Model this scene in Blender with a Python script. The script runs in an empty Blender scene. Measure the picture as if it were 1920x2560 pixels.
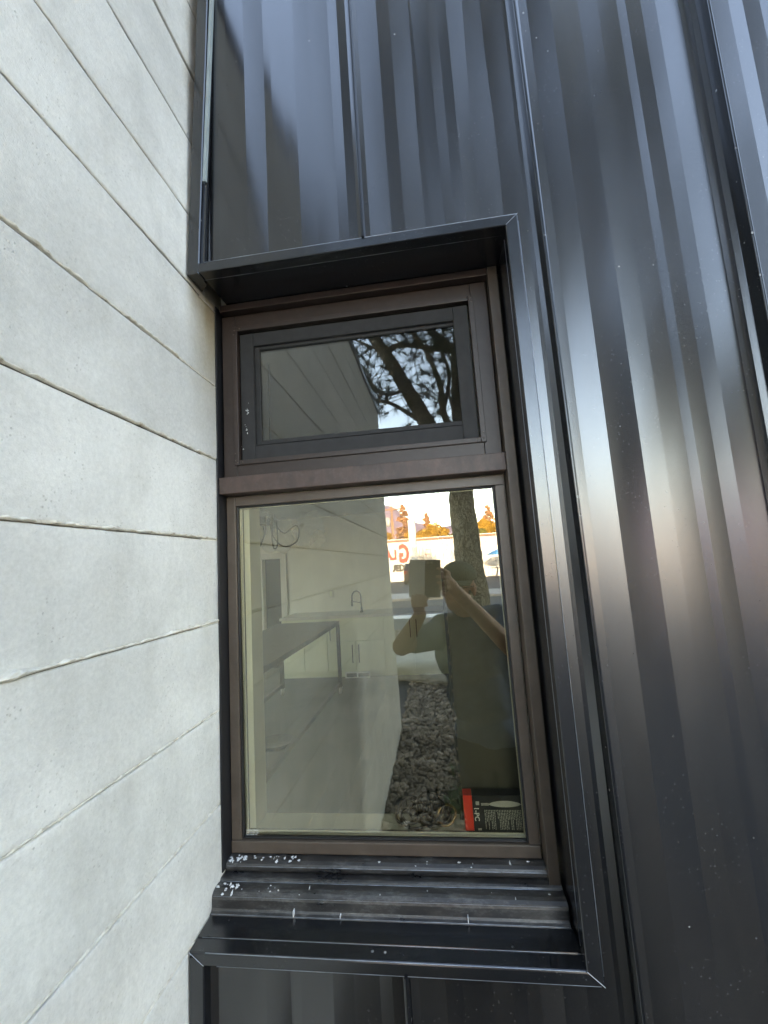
import bpy, bmesh, math, random
import numpy as np
from mathutils import Vector, Matrix, noise
random.seed(7); np.random.seed(7)
SC = bpy.context.scene
COL = SC.collection
R = math.radians
GZ = 1.55                       # height of the lens above the gravel

# ------------------------------------------------------------------ camera
cam_data = bpy.data.cameras.new('camera')
cam = bpy.data.objects.new('camera', cam_data); COL.objects.link(cam)
cam_data.sensor_fit = 'AUTO'; cam_data.sensor_width = 36.0
cam_data.lens = 36.0 * 1042.2 / 2560.0
cam_data.clip_start = 0.003; cam_data.clip_end = 6000
right = Vector((.99021664, .12482995, -.0623577))
down = Vector((-.0769794, .11596223, -.99026609))
fwd = Vector((-.11638373, .98537822, .12443706))
mat = Matrix((right, -down, -fwd)).transposed().to_4x4()
mat.translation = Vector((0, 0, GZ))
cam.matrix_world = mat
SC.camera = cam

# ------------------------------------------------------------------ sky, sun, exposure
SUN_EL, SUN_AZ = R(17), R(3)          # the sun stands low behind the house
w = bpy.data.worlds.new('World'); SC.world = w; w.use_nodes = True
nt = w.node_tree; nt.nodes.clear()
sky = nt.nodes.new('ShaderNodeTexSky'); sky.sky_type = 'NISHITA'; sky.sun_disc = False
sky.sun_elevation = SUN_EL; sky.sun_rotation = SUN_AZ
sky.air_density = 1.0; sky.dust_density = .7; sky.ozone_density = 1.0
bg = nt.nodes.new('ShaderNodeBackground'); bg.inputs['Strength'].default_value = 0.15
wo = nt.nodes.new('ShaderNodeOutputWorld')
nt.links.new(sky.outputs[0], bg.inputs[0]); nt.links.new(bg.outputs[0], wo.inputs[0])
sd = bpy.data.lights.new('sun', 'SUN'); sd.energy = 2.1; sd.angle = R(0.5); sd.color = (1.0, .91, .80)
sun = bpy.data.objects.new('sun', sd); COL.objects.link(sun)
to_sun = Vector((math.sin(SUN_AZ) * math.cos(SUN_EL), math.cos(SUN_AZ) * math.cos(SUN_EL), math.sin(SUN_EL)))
sun.rotation_euler = to_sun.to_track_quat('Z', 'Y').to_euler()
VS = SC.view_settings
VS.view_transform = 'Standard'; VS.look = 'None'; VS.gamma = 1.0; VS.use_curve_mapping = False
VS.exposure = 3.95
VS.use_white_balance = True; VS.white_balance_temperature = 8100; VS.white_balance_tint = 17
SC.cycles.use_denoising = True
SC.cycles.max_bounces = 10; SC.cycles.transparent_max_bounces = 16
SC.cycles.glossy_bounces = 5
SC.cycles.sample_clamp_indirect = 6.0

# ------------------------------------------------------------------ materials
MATS = {}
def nodes(name):
    m = bpy.data.materials.new(name); m.use_nodes = True
    n = m.node_tree; b = n.nodes['Principled BSDF']
    MATS[name] = m
    return m, n, b
def mth(n, op, a, b=None, clamp=False):
    q = n.nodes.new('ShaderNodeMath'); q.operation = op; q.use_clamp = clamp
    for i, v in enumerate((a, b)):
        if v is None: continue
        if isinstance(v, (int, float)): q.inputs[i].default_value = v
        else: n.links.new(v, q.inputs[i])
    return q.outputs[0]
def pos(n):
    return n.nodes.new('ShaderNodeNewGeometry').outputs['Position']
def tex_noise(n, vec, scale, detail=4, rough=.55, stretch=None):
    if stretch:
        mp = n.nodes.new('ShaderNodeMapping'); mp.inputs['Scale'].default_value = stretch
        n.links.new(vec, mp.inputs[0]); vec = mp.outputs[0]
    t = n.nodes.new('ShaderNodeTexNoise'); t.inputs['Scale'].default_value = scale
    t.inputs['Detail'].default_value = detail; t.inputs['Roughness'].default_value = rough
    n.links.new(vec, t.inputs['Vector']); return t.outputs[0]
def ramp(n, fac, stops):
    r = n.nodes.new('ShaderNodeValToRGB'); e = r.color_ramp.elements
    while len(e) < len(stops): e.new(.5)
    for x, (p, c) in zip(e, stops):
        x.position = p; x.color = (c, c, c, 1) if isinstance(c, (int, float)) else (*c, 1)
    n.links.new(fac, r.inputs[0]); return r.outputs[0]
def mix(n, fac, a, b, mode='MIX'):
    q = n.nodes.new('ShaderNodeMix'); q.data_type = 'RGBA'; q.blend_type = mode
    if isinstance(fac, (int, float)): q.inputs[0].default_value = fac
    else: n.links.new(fac, q.inputs[0])
    for i, v in ((6, a), (7, b)):
        if isinstance(v, tuple): q.inputs[i].default_value = (*v, 1)
        else: n.links.new(v, q.inputs[i])
    return q.outputs[2]
def bump(n, b, h, strength=.3, dist=.002):
    q = n.nodes.new('ShaderNodeBump'); q.inputs['Strength'].default_value = strength
    q.inputs['Distance'].default_value = dist
    n.links.new(h, q.inputs['Height']); n.links.new(q.outputs[0], b.inputs['Normal'])
def plain(name, c, rough=.5, metal=0, var=.12, scale=30, bmp=0, bd=.001, ior=1.5):
    m, n, b = nodes(name)
    f = tex_noise(n, pos(n), scale, 4)
    lo = tuple(x * (1 - var) for x in c); hi = tuple(min(1, x * (1 + var)) for x in c)
    n.links.new(ramp(n, f, [(.3, lo), (.7, hi)]), b.inputs['Base Color'])
    b.inputs['Roughness'].default_value = rough; b.inputs['Metallic'].default_value = metal
    b.inputs['IOR'].default_value = ior
    if bmp: bump(n, b, f, bmp, bd)
    return m
def concrete(name, base, tint=(.50, .49, .44)):
    m, n, b = nodes(name); p = pos(n)
    oi = n.nodes.new('ShaderNodeObjectInfo').outputs['Random']
    big = tex_noise(n, p, 3.2, 6, .6, (1, 1, 1.5))
    mid = tex_noise(n, p, 14, 5, .6, (1, 1, .35))
    c = mix(n, ramp(n, big, [(.38, 0), (.62, 1)]), tuple(x * .86 for x in base), tuple(x * 1.05 for x in base))
    c = mix(n, ramp(n, mid, [(.50, 0), (.72, .35)]), c, tuple(x * .82 for x in tint))
    tone = mth(n, 'ADD', mth(n, 'MULTIPLY', oi, .10), .95)
    c = mix(n, 1.0, c, tone, 'MULTIPLY')
    # run-off stain in the corner under the metal soffit
    sep = n.nodes.new('ShaderNodeSeparateXYZ'); n.links.new(p, sep.inputs[0])
    wob = mth(n, 'MULTIPLY', mth(n, 'SUBTRACT', tex_noise(n, p, 7, 4, .6, (1, 1, .4)), .5), .16)
    sy = mth(n, 'SUBTRACT', mth(n, 'ADD', sep.outputs[1], wob), .715)
    sy = mth(n, 'MULTIPLY', sy, 16, True)
    sz = mth(n, 'MULTIPLY', mth(n, 'SUBTRACT', sep.outputs[2], GZ + .26), 3.4, True)
    st = mth(n, 'MULTIPLY', mth(n, 'MULTIPLY', sy, sz), .90)
    c = mix(n, st, c, (.33, .275, .18))
    # small pits
    v = n.nodes.new('ShaderNodeTexVoronoi'); v.inputs['Scale'].default_value = 150
    n.links.new(p, v.inputs['Vector'])
    gate = ramp(n, tex_noise(n, p, 16, 3), [(.48, 0), (.66, 1)])
    pit = mth(n, 'MULTIPLY', ramp(n, v.outputs['Distance'], [(.10, 1), (.24, 0)]), gate)
    c = mix(n, mth(n, 'MULTIPLY', pit, .30), c, (.30, .28, .24))
    c = mix(n, 1.0, c, ramp(n, tex_noise(n, p, 170, 4, .75), [(.3, .88), (.7, 1.06)]), 'MULTIPLY')
    n.links.new(c, b.inputs['Base Color']); b.inputs['Roughness'].default_value = .85
    b.inputs['Specular IOR Level'].default_value = .3
    h = mth(n, 'SUBTRACT', mth(n, 'ADD', tex_noise(n, p, 420, 3, .6), mth(n, 'MULTIPLY', tex_noise(n, p, 30, 2), .7)), mth(n, 'MULTIPLY', pit, 1.6))
    bump(n, b, h, .5, .0014)
    return m
concrete('concrete', (.65, .643, .602))
plain('joint_dirt', (.16, .145, .115), .95, 0, .4, 60)
def fin_mat():
    m, n, b = nodes('fin_concrete'); p = pos(n)
    f = tex_noise(n, p, 60, 5, .65)
    c = ramp(n, f, [(.30, (.30, .24, .16)), (.41, (.55, .51, .43)), (.66, (.68, .66, .59))])
    n.links.new(c, b.inputs['Base Color']); b.inputs['Roughness'].default_value = .9
    bump(n, b, tex_noise(n, p, 420, 4, .7), .5, .0015)
fin_mat()
def metal_paint(name, base, rough=.34, speck=True, aniso=.88, ior=1.85):
    m, n, b = nodes(name); p = pos(n)
    f = tex_noise(n, p, 7, 4, .6, (3, 3, .3))
    c = ramp(n, f, [(.3, tuple(x * .8 for x in base)), (.7, tuple(x * 1.2 for x in base))])
    if speck:
        v = n.nodes.new('ShaderNodeTexVoronoi'); v.inputs['Scale'].default_value = 55
        n.links.new(p, v.inputs['Vector'])
        gate = ramp(n, tex_noise(n, p, 5.5, 3, .7), [(.50, 0), (.62, 1)])
        sepc = n.nodes.new('ShaderNodeSeparateColor'); n.links.new(v.outputs['Color'], sepc.inputs[0])
        on = ramp(n, sepc.outputs[0], [(.80, 0), (.84, 1)])
        thr = mth(n, 'ADD', mth(n, 'MULTIPLY', sepc.outputs[1], .13), .04)
        d = mth(n, 'MULTIPLY', mth(n, 'SUBTRACT', thr, v.outputs['Distance']), 25, True)
        k = mth(n, 'MULTIPLY', mth(n, 'MULTIPLY', d, on), mth(n, 'MULTIPLY', gate, 1.0))
        # fine dust everywhere
        v2 = n.nodes.new('ShaderNodeTexVoronoi'); v2.inputs['Scale'].default_value = 130
        n.links.new(p, v2.inputs['Vector'])
        d2 = mth(n, 'MULTIPLY', ramp(n, v2.outputs['Distance'], [(.06, 1), (.14, 0)]), ramp(n, tex_noise(n, p, 9, 3), [(.42, 0), (.66, .30)]))
        c = mix(n, mth(n, 'MAXIMUM', k, d2), c, (.42, .42, .40))
    n.links.new(c, b.inputs['Base Color'])
    rr = tex_noise(n, p, 18, 3, .6, (2, 2, .5))
    n.links.new(mth(n, 'ADD', mth(n, 'MULTIPLY', rr, .05), rough - .03), b.inputs['Roughness'])
    b.inputs['IOR'].default_value = ior
    b.inputs['Anisotropic'].default_value = aniso
    if aniso:
        t = n.nodes.new('ShaderNodeTangent'); t.direction_type = 'RADIAL'; t.axis = 'Z'
        n.links.new(t.outputs[0], b.inputs['Tangent'])
        b.inputs['Anisotropic Rotation'].default_value = .25
    h = tex_noise(n, p, 500, 3, .6)
    bump(n, b, h, .05, .0006)
    return m
metal_paint('dark_metal', (.0065, .0068, .0078), .19, True, .85, 1.86)
metal_paint('trim_metal', (.007, .008, .010), .22, True, .0, 1.75)
plain('glint_metal', (.30, .33, .37), .3, .6, .15, 80)  # pale tone painting edge highlights; bare metal at the mitres
def bronze(name, c, rough=.42, dust=.25, rust=0):
    m, n, b = nodes(name); p = pos(n)
    f = tex_noise(n, p, 25, 5, .65)
    col = ramp(n, f, [(.3, tuple(x * .85 for x in c)), (.7, tuple(x * 1.15 for x in c))])
    d = ramp(n, tex_noise(n, p, 70, 5, .7), [(.50, 0), (.80, dust)])
    col = mix(n, d, col, (.20, .175, .16))
    if rust:
        s = ramp(n, tex_noise(n, p, 22, 6, .7, (1, 1, .5)), [(.36, 0), (.72, rust)])
        col = mix(n, s, col, (.22, .125, .095))
    n.links.new(col, b.inputs['Base Color'])
    b.inputs['Roughness'].default_value = rough
    bump(n, b, tex_noise(n, p, 600, 3, .6), .08, .0006)
bronze('bronze', (.028, .0165, .0125), .46, .07)
bronze('bronze_lit', (.085, .062, .046), .42, .12)  # bronze lightened with the warm reflection the lower frame catches
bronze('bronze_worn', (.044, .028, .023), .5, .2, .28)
def sill_mat():
    m, n, b = nodes('weathered_sill'); p = pos(n)
    f = tex_noise(n, p, 11, 6, .7, (1, 1.6, 1.6))
    col = ramp(n, f, [(.34, (.010, .010, .012)), (.52, (.028, .025, .023)), (.72, (.066, .060, .054))])
    ch = mth(n, 'ADD', mth(n, 'MULTIPLY', tex_noise(n, p, 70, 6, .75, (1, 2.5, 2.5)), .6), mth(n, 'MULTIPLY', tex_noise(n, p, 13, 4, .6, (1, 3, 3)), .45))
    ch = ramp(n, ch, [(.52, 0), (.70, .42)])
    col = mix(n, ch, col, (.24, .24, .23))
    n.links.new(col, b.inputs['Base Color'])
    n.links.new(ramp(n, f, [(.3, .22), (.7, .55)]), b.inputs['Roughness'])
    b.inputs['IOR'].default_value = 1.7
    bump(n, b, tex_noise(n, p, 300, 4, .7), .15, .0008)
sill_mat()
plain('screen_frame', (.016, .0155, .016), .7, 0, .3, 40)
plain('gasket', (.008, .008, .010), .5)
plain('spacer', (.62, .60, .52), .35, .6)
plain('dropping', (.58, .59, .59), .85, 0, .30, 250, .4)
plain('pale_strip', (.26, .31, .32), .6)
plain('drywall', (.64, .63, .54), .8, 0, .04, 8)
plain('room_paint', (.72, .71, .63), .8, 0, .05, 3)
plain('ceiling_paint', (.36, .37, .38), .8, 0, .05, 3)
plain('room_floor', (.034, .030, .026), .45, 0, .25, 4)
plain('cabinet_green_cast', (.70, .73, .55), .45, 0, .03, 5)  # white paint carrying the green cast of light through the glass
plain('counter_white', (.62, .60, .55), .35, 0, .05, 15)
plain('black_steel', (.035, .033, .034), .4, 0, .2)
plain('chrome', (.35, .35, .35), .22, .9, .05)
plain('zinc', (.62, .62, .60), .35, .7, .1)
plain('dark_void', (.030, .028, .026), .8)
plain('table_top', (.10, .095, .09), .4, 0, .15, 8)
plain('olive_board', (.055, .050, .034), .7, 0, .12, 6)
plain('slot_black', (.010, .010, .011), .5)
plain('white_print', (.72, .72, .68), .6, 0, .05)
plain('print_grey', (.40, .40, .38), .6, 0, .05)
plain('box_black', (.014, .014, .015), .4, 0, .2)
plain('box_red', (.75, .045, .02), .4, 0, .05)
plain('cable_brown', (.014, .011, .008), .35, 0, .3, 60)
plain('brass', (.30, .20, .10), .3, .8, .2)
plain('skin', (.55, .30, .21), .5, 0, .10, 40, .12)
plain('cap_cloth', (.17, .17, .11), .85, 0, .15, 120, .2)
plain('shirt_cloth', (.14, .18, .23), .85, 0, .15, 25, .25, .003)
plain('trouser_cloth', (.045, .05, .06), .85, 0, .15, 25, .25, .003)
plain('hair', (.05, .035, .025), .7, 0, .3, 90, .4)
plain('glasses_frame', (.02, .02, .02), .3)
plain('shoe', (.05, .045, .04), .7)
plain('phone_silver', (.86, .87, .87), .2, 0, .02)
plain('phone_black', (.006, .006, .007), .03, 0, .02, 5, 0, .001, 1.9)
plain('soil', (.080, .076, .070), .95, 0, .3, 8, .5, .01)
plain('boulder', (.42, .41, .36), .9, 0, .25, 9, .6, .01)
plain('needle', (.050, .075, .035), .7, 0, .35, 4)
plain('weed', (.075, .12, .035), .6, 0, .35, 20)
plain('asphalt', (.060, .060, .064), .9, 0, .2, 2, .3, .01)
plain('asphalt_lot', (.075, .073, .076), .9, 0, .2, 1, .3, .01)
plain('pavement', (.38, .37, .35), .9, 0, .12, 1.5, .2, .01)
plain('kerb_yellow', (.65, .42, .05), .8)
plain('paint_white', (.72, .72, .70), .7, 0, .08)
plain('dry_ground', (.13, .13, .11), .95, 0, .35, .8, .4, .02)
plain('siding', (.58, .575, .56), .55, 0, .06, .6)
plain('fascia', (.26, .13, .085), .6)
plain('sign_red', (.62, .05, .035), .6)
plain('sign_black', (.03, .03, .03), .6)
plain('wood_pole', (.28, .17, .10), .85, 0, .3, 3)
plain('transformer', (.36, .36, .36), .5)
plain('conifer_leaf', (.42, .24, .13), .8, 0, .4, 1.5)
plain('autumn_leaf', (.42, .25, .035), .8, 0, .4, .8)
plain('autumn_green', (.17, .17, .04), .8, 0, .4, .8)
plain('mountain_haze', (.25, .20, .27), .95, 0, .25, .01)  # purple haze of the distance put into the rock colour
plain('car_paint', (.03, .032, .036), .25, 0, .1)
plain('car_glass', (.02, .022, .025), .06)
plain('tyre', (.02, .02, .02), .85)
plain('rim_metal', (.35, .35, .36), .35, .8)
plain('tail_light', (.45, .03, .02), .3)
plain('umbrella_blue', (.06, .28, .55), .7)
plain('roof_felt', (.10, .10, .10), .9)
def bark_mat():
    m, n, b = nodes('bark'); p = pos(n)
    v = n.nodes.new('ShaderNodeTexVoronoi'); v.inputs['Scale'].default_value = 26
    mp = n.nodes.new('ShaderNodeMapping'); mp.inputs['Scale'].default_value = (1, 1, .17)
    wob = n.nodes.new('ShaderNodeVectorMath'); wob.operation = 'ADD'
    nz = n.nodes.new('ShaderNodeTexNoise'); nz.inputs['Scale'].default_value = 6
    sc = n.nodes.new('ShaderNodeVectorMath'); sc.operation = 'SCALE'; sc.inputs['Scale'].default_value = .34
    n.links.new(p, nz.inputs['Vector']); n.links.new(nz.outputs['Color'], sc.inputs[0])
    n.links.new(p, wob.inputs[0]); n.links.new(sc.outputs[0], wob.inputs[1])
    n.links.new(wob.outputs[0], mp.inputs[0]); n.links.new(mp.outputs[0], v.inputs['Vector'])
    v.feature = 'DISTANCE_TO_EDGE'
    e = ramp(n, v.outputs['Distance'], [(.0, 0), (.16, 1)])
    f = tex_noise(n, p, 40, 5, .7)
    c = mix(n, e, (.15, .122, .09), ramp(n, f, [(.3, (.38, .33, .25)), (.7, (.54, .48, .38))]))
    n.links.new(c, b.inputs['Base Color']); b.inputs['Roughness'].default_value = .95
    bump(n, b, mth(n, 'ADD', e, mth(n, 'MULTIPLY', f, .5)), 1.0, .02)
bark_mat()
def gravel_mat():
    m, n, b = nodes('gravel'); p = pos(n)
    v = n.nodes.new('ShaderNodeTexVoronoi'); v.inputs['Scale'].default_value = 14
    n.links.new(p, v.inputs['Vector'])
    s = n.nodes.new('ShaderNodeSeparateColor'); n.links.new(v.outputs['Color'], s.inputs[0])
    c = ramp(n, s.outputs[0], [(0, (.17, .135, .10)), (.5, (.27, .22, .165)), (.85, (.38, .31, .24)), (1, (.54, .46, .37))])
    n.links.new(c, b.inputs['Base Color']); b.inputs['Roughness'].default_value = .8
    bump(n, b, tex_noise(n, p, 90, 3), .3, .003)
gravel_mat()
def glass_mat(name, tint, k, coat=(1, 1, 1), rough=0.0):
    m = bpy.data.materials.new(name); m.use_nodes = True; MATS[name] = m
    n = m.node_tree; n.nodes.clear()
    o = n.nodes.new('ShaderNodeOutputMaterial')
    tr = n.nodes.new('ShaderNodeBsdfTransparent'); tr.inputs[0].default_value = (*tint, 1)
    gl = n.nodes.new('ShaderNodeBsdfGlossy'); gl.inputs['Roughness'].default_value = rough; gl.inputs[0].default_value = (*coat, 1)
    fr = n.nodes.new('ShaderNodeFresnel'); fr.inputs[0].default_value = 1.5
    f = mth(n, 'MULTIPLY', fr.outputs[0], k, True)
    mx = n.nodes.new('ShaderNodeMixShader')
    n.links.new(f, mx.inputs[0]); n.links.new(tr.outputs[0], mx.inputs[1]); n.links.new(gl.outputs[0], mx.inputs[2])
    n.links.new(mx.outputs[0], o.inputs[0])
glass_mat('pane_glass', (.95, .945, .87), 2.95, (1, .97, .88))
glass_mat('hopper_glass', (.70, .70, .67), 2.1, (1, .99, .94), .014)
def petal_mat():
    m, n, b = nodes('flower_glass')
    b.inputs['Base Color'].default_value = (.8, .82, .8, 1); b.inputs['Roughness'].default_value = .15
    b.inputs['Alpha'].default_value = .30
petal_mat()

# ------------------------------------------------------------------ builders
def off(root):
    v = Vector((0, 0, 0))
    while root is not None: v += root.location; root = root.parent
    return v
def link_mesh(name, verts, faces, material, parent=None, smooth=False, loc=None):
    """verts in lens coordinates (x right, y into the wall, z up from the lens)"""
    me = bpy.data.meshes.new(name)
    v = np.asarray(verts, dtype=np.float64).reshape(-1, 3) + np.array((0, 0, GZ))
    o = bpy.data.objects.new(name, me); COL.objects.link(o)
    if parent is not None:
        o.parent = parent; v = v - np.array(off(parent))
    elif loc is not None:
        l = np.array((loc[0], loc[1], loc[2] + GZ)); o.location = l; v = v - l
    me.from_pydata(v.tolist(), [], [list(map(int, f)) for f in faces])
    mats = material if isinstance(material, (list, tuple)) else [material]
    for q in mats: me.materials.append(MATS[q])
    if smooth: me.shade_smooth()
    me.update()
    return o
class MB:
    def __init__(self): self.v = []; self.f = []
    def add(self, vs, fs):
        k = len(self.v); self.v += [tuple(p) for p in vs]; self.f += [tuple(i + k for i in f) for f in fs]
        return self
    def box(self, x0, x1, y0, y1, z0, z1, bev=0):
        x0, x1 = min(x0, x1), max(x0, x1); y0, y1 = min(y0, y1), max(y0, y1); z0, z1 = min(z0, z1), max(z0, z1)
        if not bev:
            v = [(x, y, z) for x in (x0, x1) for y in (y0, y1) for z in (z0, z1)]
            return self.add(v, [(0, 1, 3, 2), (4, 6, 7, 5), (0, 4, 5, 1), (2, 3, 7, 6), (0, 2, 6, 4), (1, 5, 7, 3)])
        bm = bmesh.new(); bmesh.ops.create_cube(bm, size=1)
        for q in bm.verts:
            q.co = ((x0 + x1) / 2 + q.co.x * (x1 - x0), (y0 + y1) / 2 + q.co.y * (y1 - y0), (z0 + z1) / 2 + q.co.z * (z1 - z0))
        bmesh.ops.bevel(bm, geom=bm.edges[:], offset=bev, segments=2, affect='EDGES', profile=.6)
        return self.bm(bm)
    def bm(self, bm):
        bm.verts.index_update()
        self.add([q.co[:] for q in bm.verts], [[q.index for q in f.verts] for f in bm.faces]); bm.free(); return self
    def prism_x(self, prof, x0, x1, n=1):
        """closed (y,z) profile swept along x; ends may be functions of (y,z)"""
        g = lambda e, p: e(*p) if callable(e) else e
        L = len(prof); vs = []
        for i in range(n + 1):
            t = i / n
            vs += [(g(x0, p) * (1 - t) + g(x1, p) * t, p[0], p[1]) for p in prof]
        fs = [(i * L + j, i * L + (j + 1) % L, (i + 1) * L + (j + 1) % L, (i + 1) * L + j) for i in range(n) for j in range(L)]
        fs += [tuple(range(L))[::-1], tuple(range(n * L, n * L + L))]
        return self.add(vs, fs)
    def prism_z(self, prof, z0, z1):
        g = lambda e, p: e(*p) if callable(e) else e
        L = len(prof)
        vs = [(p[0], p[1], g(z0, p)) for p in prof] + [(p[0], p[1], g(z1, p)) for p in prof]
        fs = [(j, (j + 1) % L, L + (j + 1) % L, L + j) for j in range(L)]
        fs += [tuple(range(L))[::-1], tuple(range(L, 2 * L))]
        return self.add(vs, fs)
    def tube(self, pts, rad, seg=8, caps=True, closed=False):
        pts = [Vector(p) for p in pts]; n = len(pts)
        rr = rad if isinstance(rad, (list, tuple)) else [rad] * n
        vs = []; ref = None
        for i, p in enumerate(pts):
            a = pts[(i - 1) % n] if (closed or i) else pts[i]; b = pts[(i + 1) % n] if (closed or i < n - 1) else pts[i]
            d = (b - a)
            d = d.normalized() if d.length > 1e-9 else Vector((0, 0, 1))
            if ref is None: ref = d.orthogonal().normalized()
            ref = (ref - d * ref.dot(d))
            ref = ref.normalized() if ref.length > 1e-6 else d.orthogonal().normalized()
            c = d.cross(ref)
            for k in range(seg):
                t = 2 * math.pi * k / seg
                vs.append(p + (ref * math.cos(t) + c * math.sin(t)) * rr[i])
        fs = []
        for i in range(n if closed else n - 1):
            j = (i + 1) % n
            for k in range(seg):
                l = (k + 1) % seg
                fs.append((i * seg + k, i * seg + l, j * seg + l, j * seg + k))
        if caps and not closed: fs += [tuple(range(seg))[::-1], tuple(range((n - 1) * seg, n * seg))]
        return self.add(vs, fs)
    def lathe(self, prof, c, seg=20, axis='z'):
        vs = []
        for r, h in prof:
            for k in range(seg):
                t = 2 * math.pi * k / seg; a, b = r * math.cos(t), r * math.sin(t)
                vs.append((c[0] + a, c[1] + b, c[2] + h) if axis == 'z' else ((c[0] + a, c[1] + h, c[2] + b) if axis == 'y' else (c[0] + h, c[1] + a, c[2] + b)))
        fs = [(i * seg + k, i * seg + (k + 1) % seg, (i + 1) * seg + (k + 1) % seg, (i + 1) * seg + k) for i in range(len(prof) - 1) for k in range(seg)]
        fs += [tuple(range(seg))[::-1], tuple(range((len(prof) - 1) * seg, len(prof) * seg))]
        return self.add(vs, fs)
    def build(self, name, material, parent=None, smooth=False, loc=None):
        return link_mesh(name, self.v, self.f, material, parent, smooth, loc)
def tag(o, label, cat=None, group=None, kind=None):
    if label: o['label'] = label
    if cat: o['category'] = cat
    if group: o['group'] = group
    if kind: o['kind'] = kind
    return o
def thing(name, label, cat, loc, group=None):
    o = bpy.data.objects.new(name, None); COL.objects.link(o)
    o.empty_display_size = .1; o.location = (loc[0], loc[1], loc[2] + GZ)
    return tag(o, label, cat, group)
def struct(o):
    o['kind'] = 'structure'; return o
def stuff(o):
    o['kind'] = 'stuff'; return o
def text_geo(body, size, origin, xdir, zdir, depth=.002, shear=0, bold=0):
    """letters standing in the plane of xdir/zdir, as verts and faces in lens coordinates"""
    cu = bpy.data.curves.new('lettering', 'FONT'); cu.body = body; cu.size = size
    cu.extrude = depth / 2; cu.resolution_u = 3; cu.shear = shear; cu.offset = bold
    o = bpy.data.objects.new('lettering', cu); COL.objects.link(o)
    dg = bpy.context.evaluated_depsgraph_get(); dg.update()
    me = bpy.data.meshes.new_from_object(o.evaluated_get(dg))
    xd, zd = Vector(xdir), Vector(zdir); yd = xd.cross(zd)
    vs = [Vector(origin) + xd * v.co.x + zd * v.co.y + yd * v.co.z for v in me.vertices]
    fs = [tuple(p.vertices) for p in me.polygons]
    bpy.data.objects.remove(o); bpy.data.curves.remove(cu); bpy.data.meshes.remove(me)
    return vs, fs

# ================================================================== CONCRETE FIN WALL
WX = -.45
WEND0, WEND1 = -2.07, -2.42          # far end of the wall, at its top and at the ground
TOP = 1.42
wall = thing('concrete_wall', 'pale grey board marked concrete wall running out beside the window', 'wall', (WX - .1, -.6, -GZ))
joints = [1.258, 1.089, .915, .737, .585, .407, .2425, .0725, -.0945, -.267, -.439, -.605, -.774, -.943, -1.112, -1.281, -1.45]
lev = [TOP] + joints + [-GZ - .1]
def wend(z): t = (TOP - z) / (TOP + GZ); return WEND0 * (1 - t) + WEND1 * t
def gap(k): return .0022 if k <= 4 else .0021
def course(z1, z0, k):
    ny = 200; rowz = (0, .014, .05, .2, .5, .8, .95, .986, 1); nz = len(rowz) - 1
    dx = (.0012 * math.sin(k * 2.3) + .0008 * math.cos(k * 5.1))
    vs = []; fs = []
    for i in range(ny + 1):
        for j in range(nz + 1):
            v = rowz[j]
            z = z0 + gap(k) + (z1 - z0 - gap(k) - gap(k - 1)) * v + (.0012 * noise.noise(Vector((i * .75, z0 * 9, 2))) if j == 0 else (.0012 * noise.noise(Vector((i * .75, z1 * 9, 5))) if j == nz else 0))
            y = wend(z) + (1.02 - wend(z)) * (i / ny)
            n = noise.noise(Vector((y * 6, z * 14, k * 3.1))) * .0011 + noise.noise(Vector((y * 25, z * 30, k))) * .0006
            edge = -.0012 if j in (0, nz) else 0
            vs.append((WX + dx * .6 + n + edge, y, z))
    for i in range(ny):
        for j in range(nz):
            a = i * (nz + 1) + j
            fs.append((a, a + nz + 1, a + nz + 2, a + 1))
    m = MB(); m.add(vs, fs)
    # back and ends give the course its thickness
    b = len(m.v)
    e0, e1 = wend(z0), wend(z1)
    bx = WX - .19
    m.add([(bx, e0, z0), (bx, e1, z1), (bx, 1.02, z1), (bx, 1.02, z0)], [(0, 1, 2, 3)])
    first = [j for j in range(nz + 1)]; last = [ny * (nz + 1) + j for j in range(nz + 1)]
    m.f.append(tuple(first + [b + 1, b])); m.f.append(tuple(last[::-1] + [b + 3, b + 2]))
    m.f.append(tuple([i * (nz + 1) for i in range(ny + 1)][::-1] + [b, b + 3]))
    m.f.append(tuple([i * (nz + 1) + nz for i in range(ny + 1)] + [b + 2, b + 1]))
    return m.build('course', 'concrete', wall, True)
for k in range(len(lev) - 1): course(lev[k], lev[k + 1], k)
MB().box(WX - .185, WX - .004, -2.0, 1.0, -GZ, TOP - .01).build('core', 'joint_dirt', wall)
MB().box(WX - .21, WX + .012, WEND0 - .02, .70, TOP + .003, TOP + .045, .003).build('cap', 'trim_metal', wall)
fin_amp = {0: .0, 1: -.0008, 2: -.0004, 3: .0010, 4: .0016, 5: .0042, 6: .0046, 7: .0050, 8: .0062, 9: .0040, 10: .0040, 11: .0038}
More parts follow.
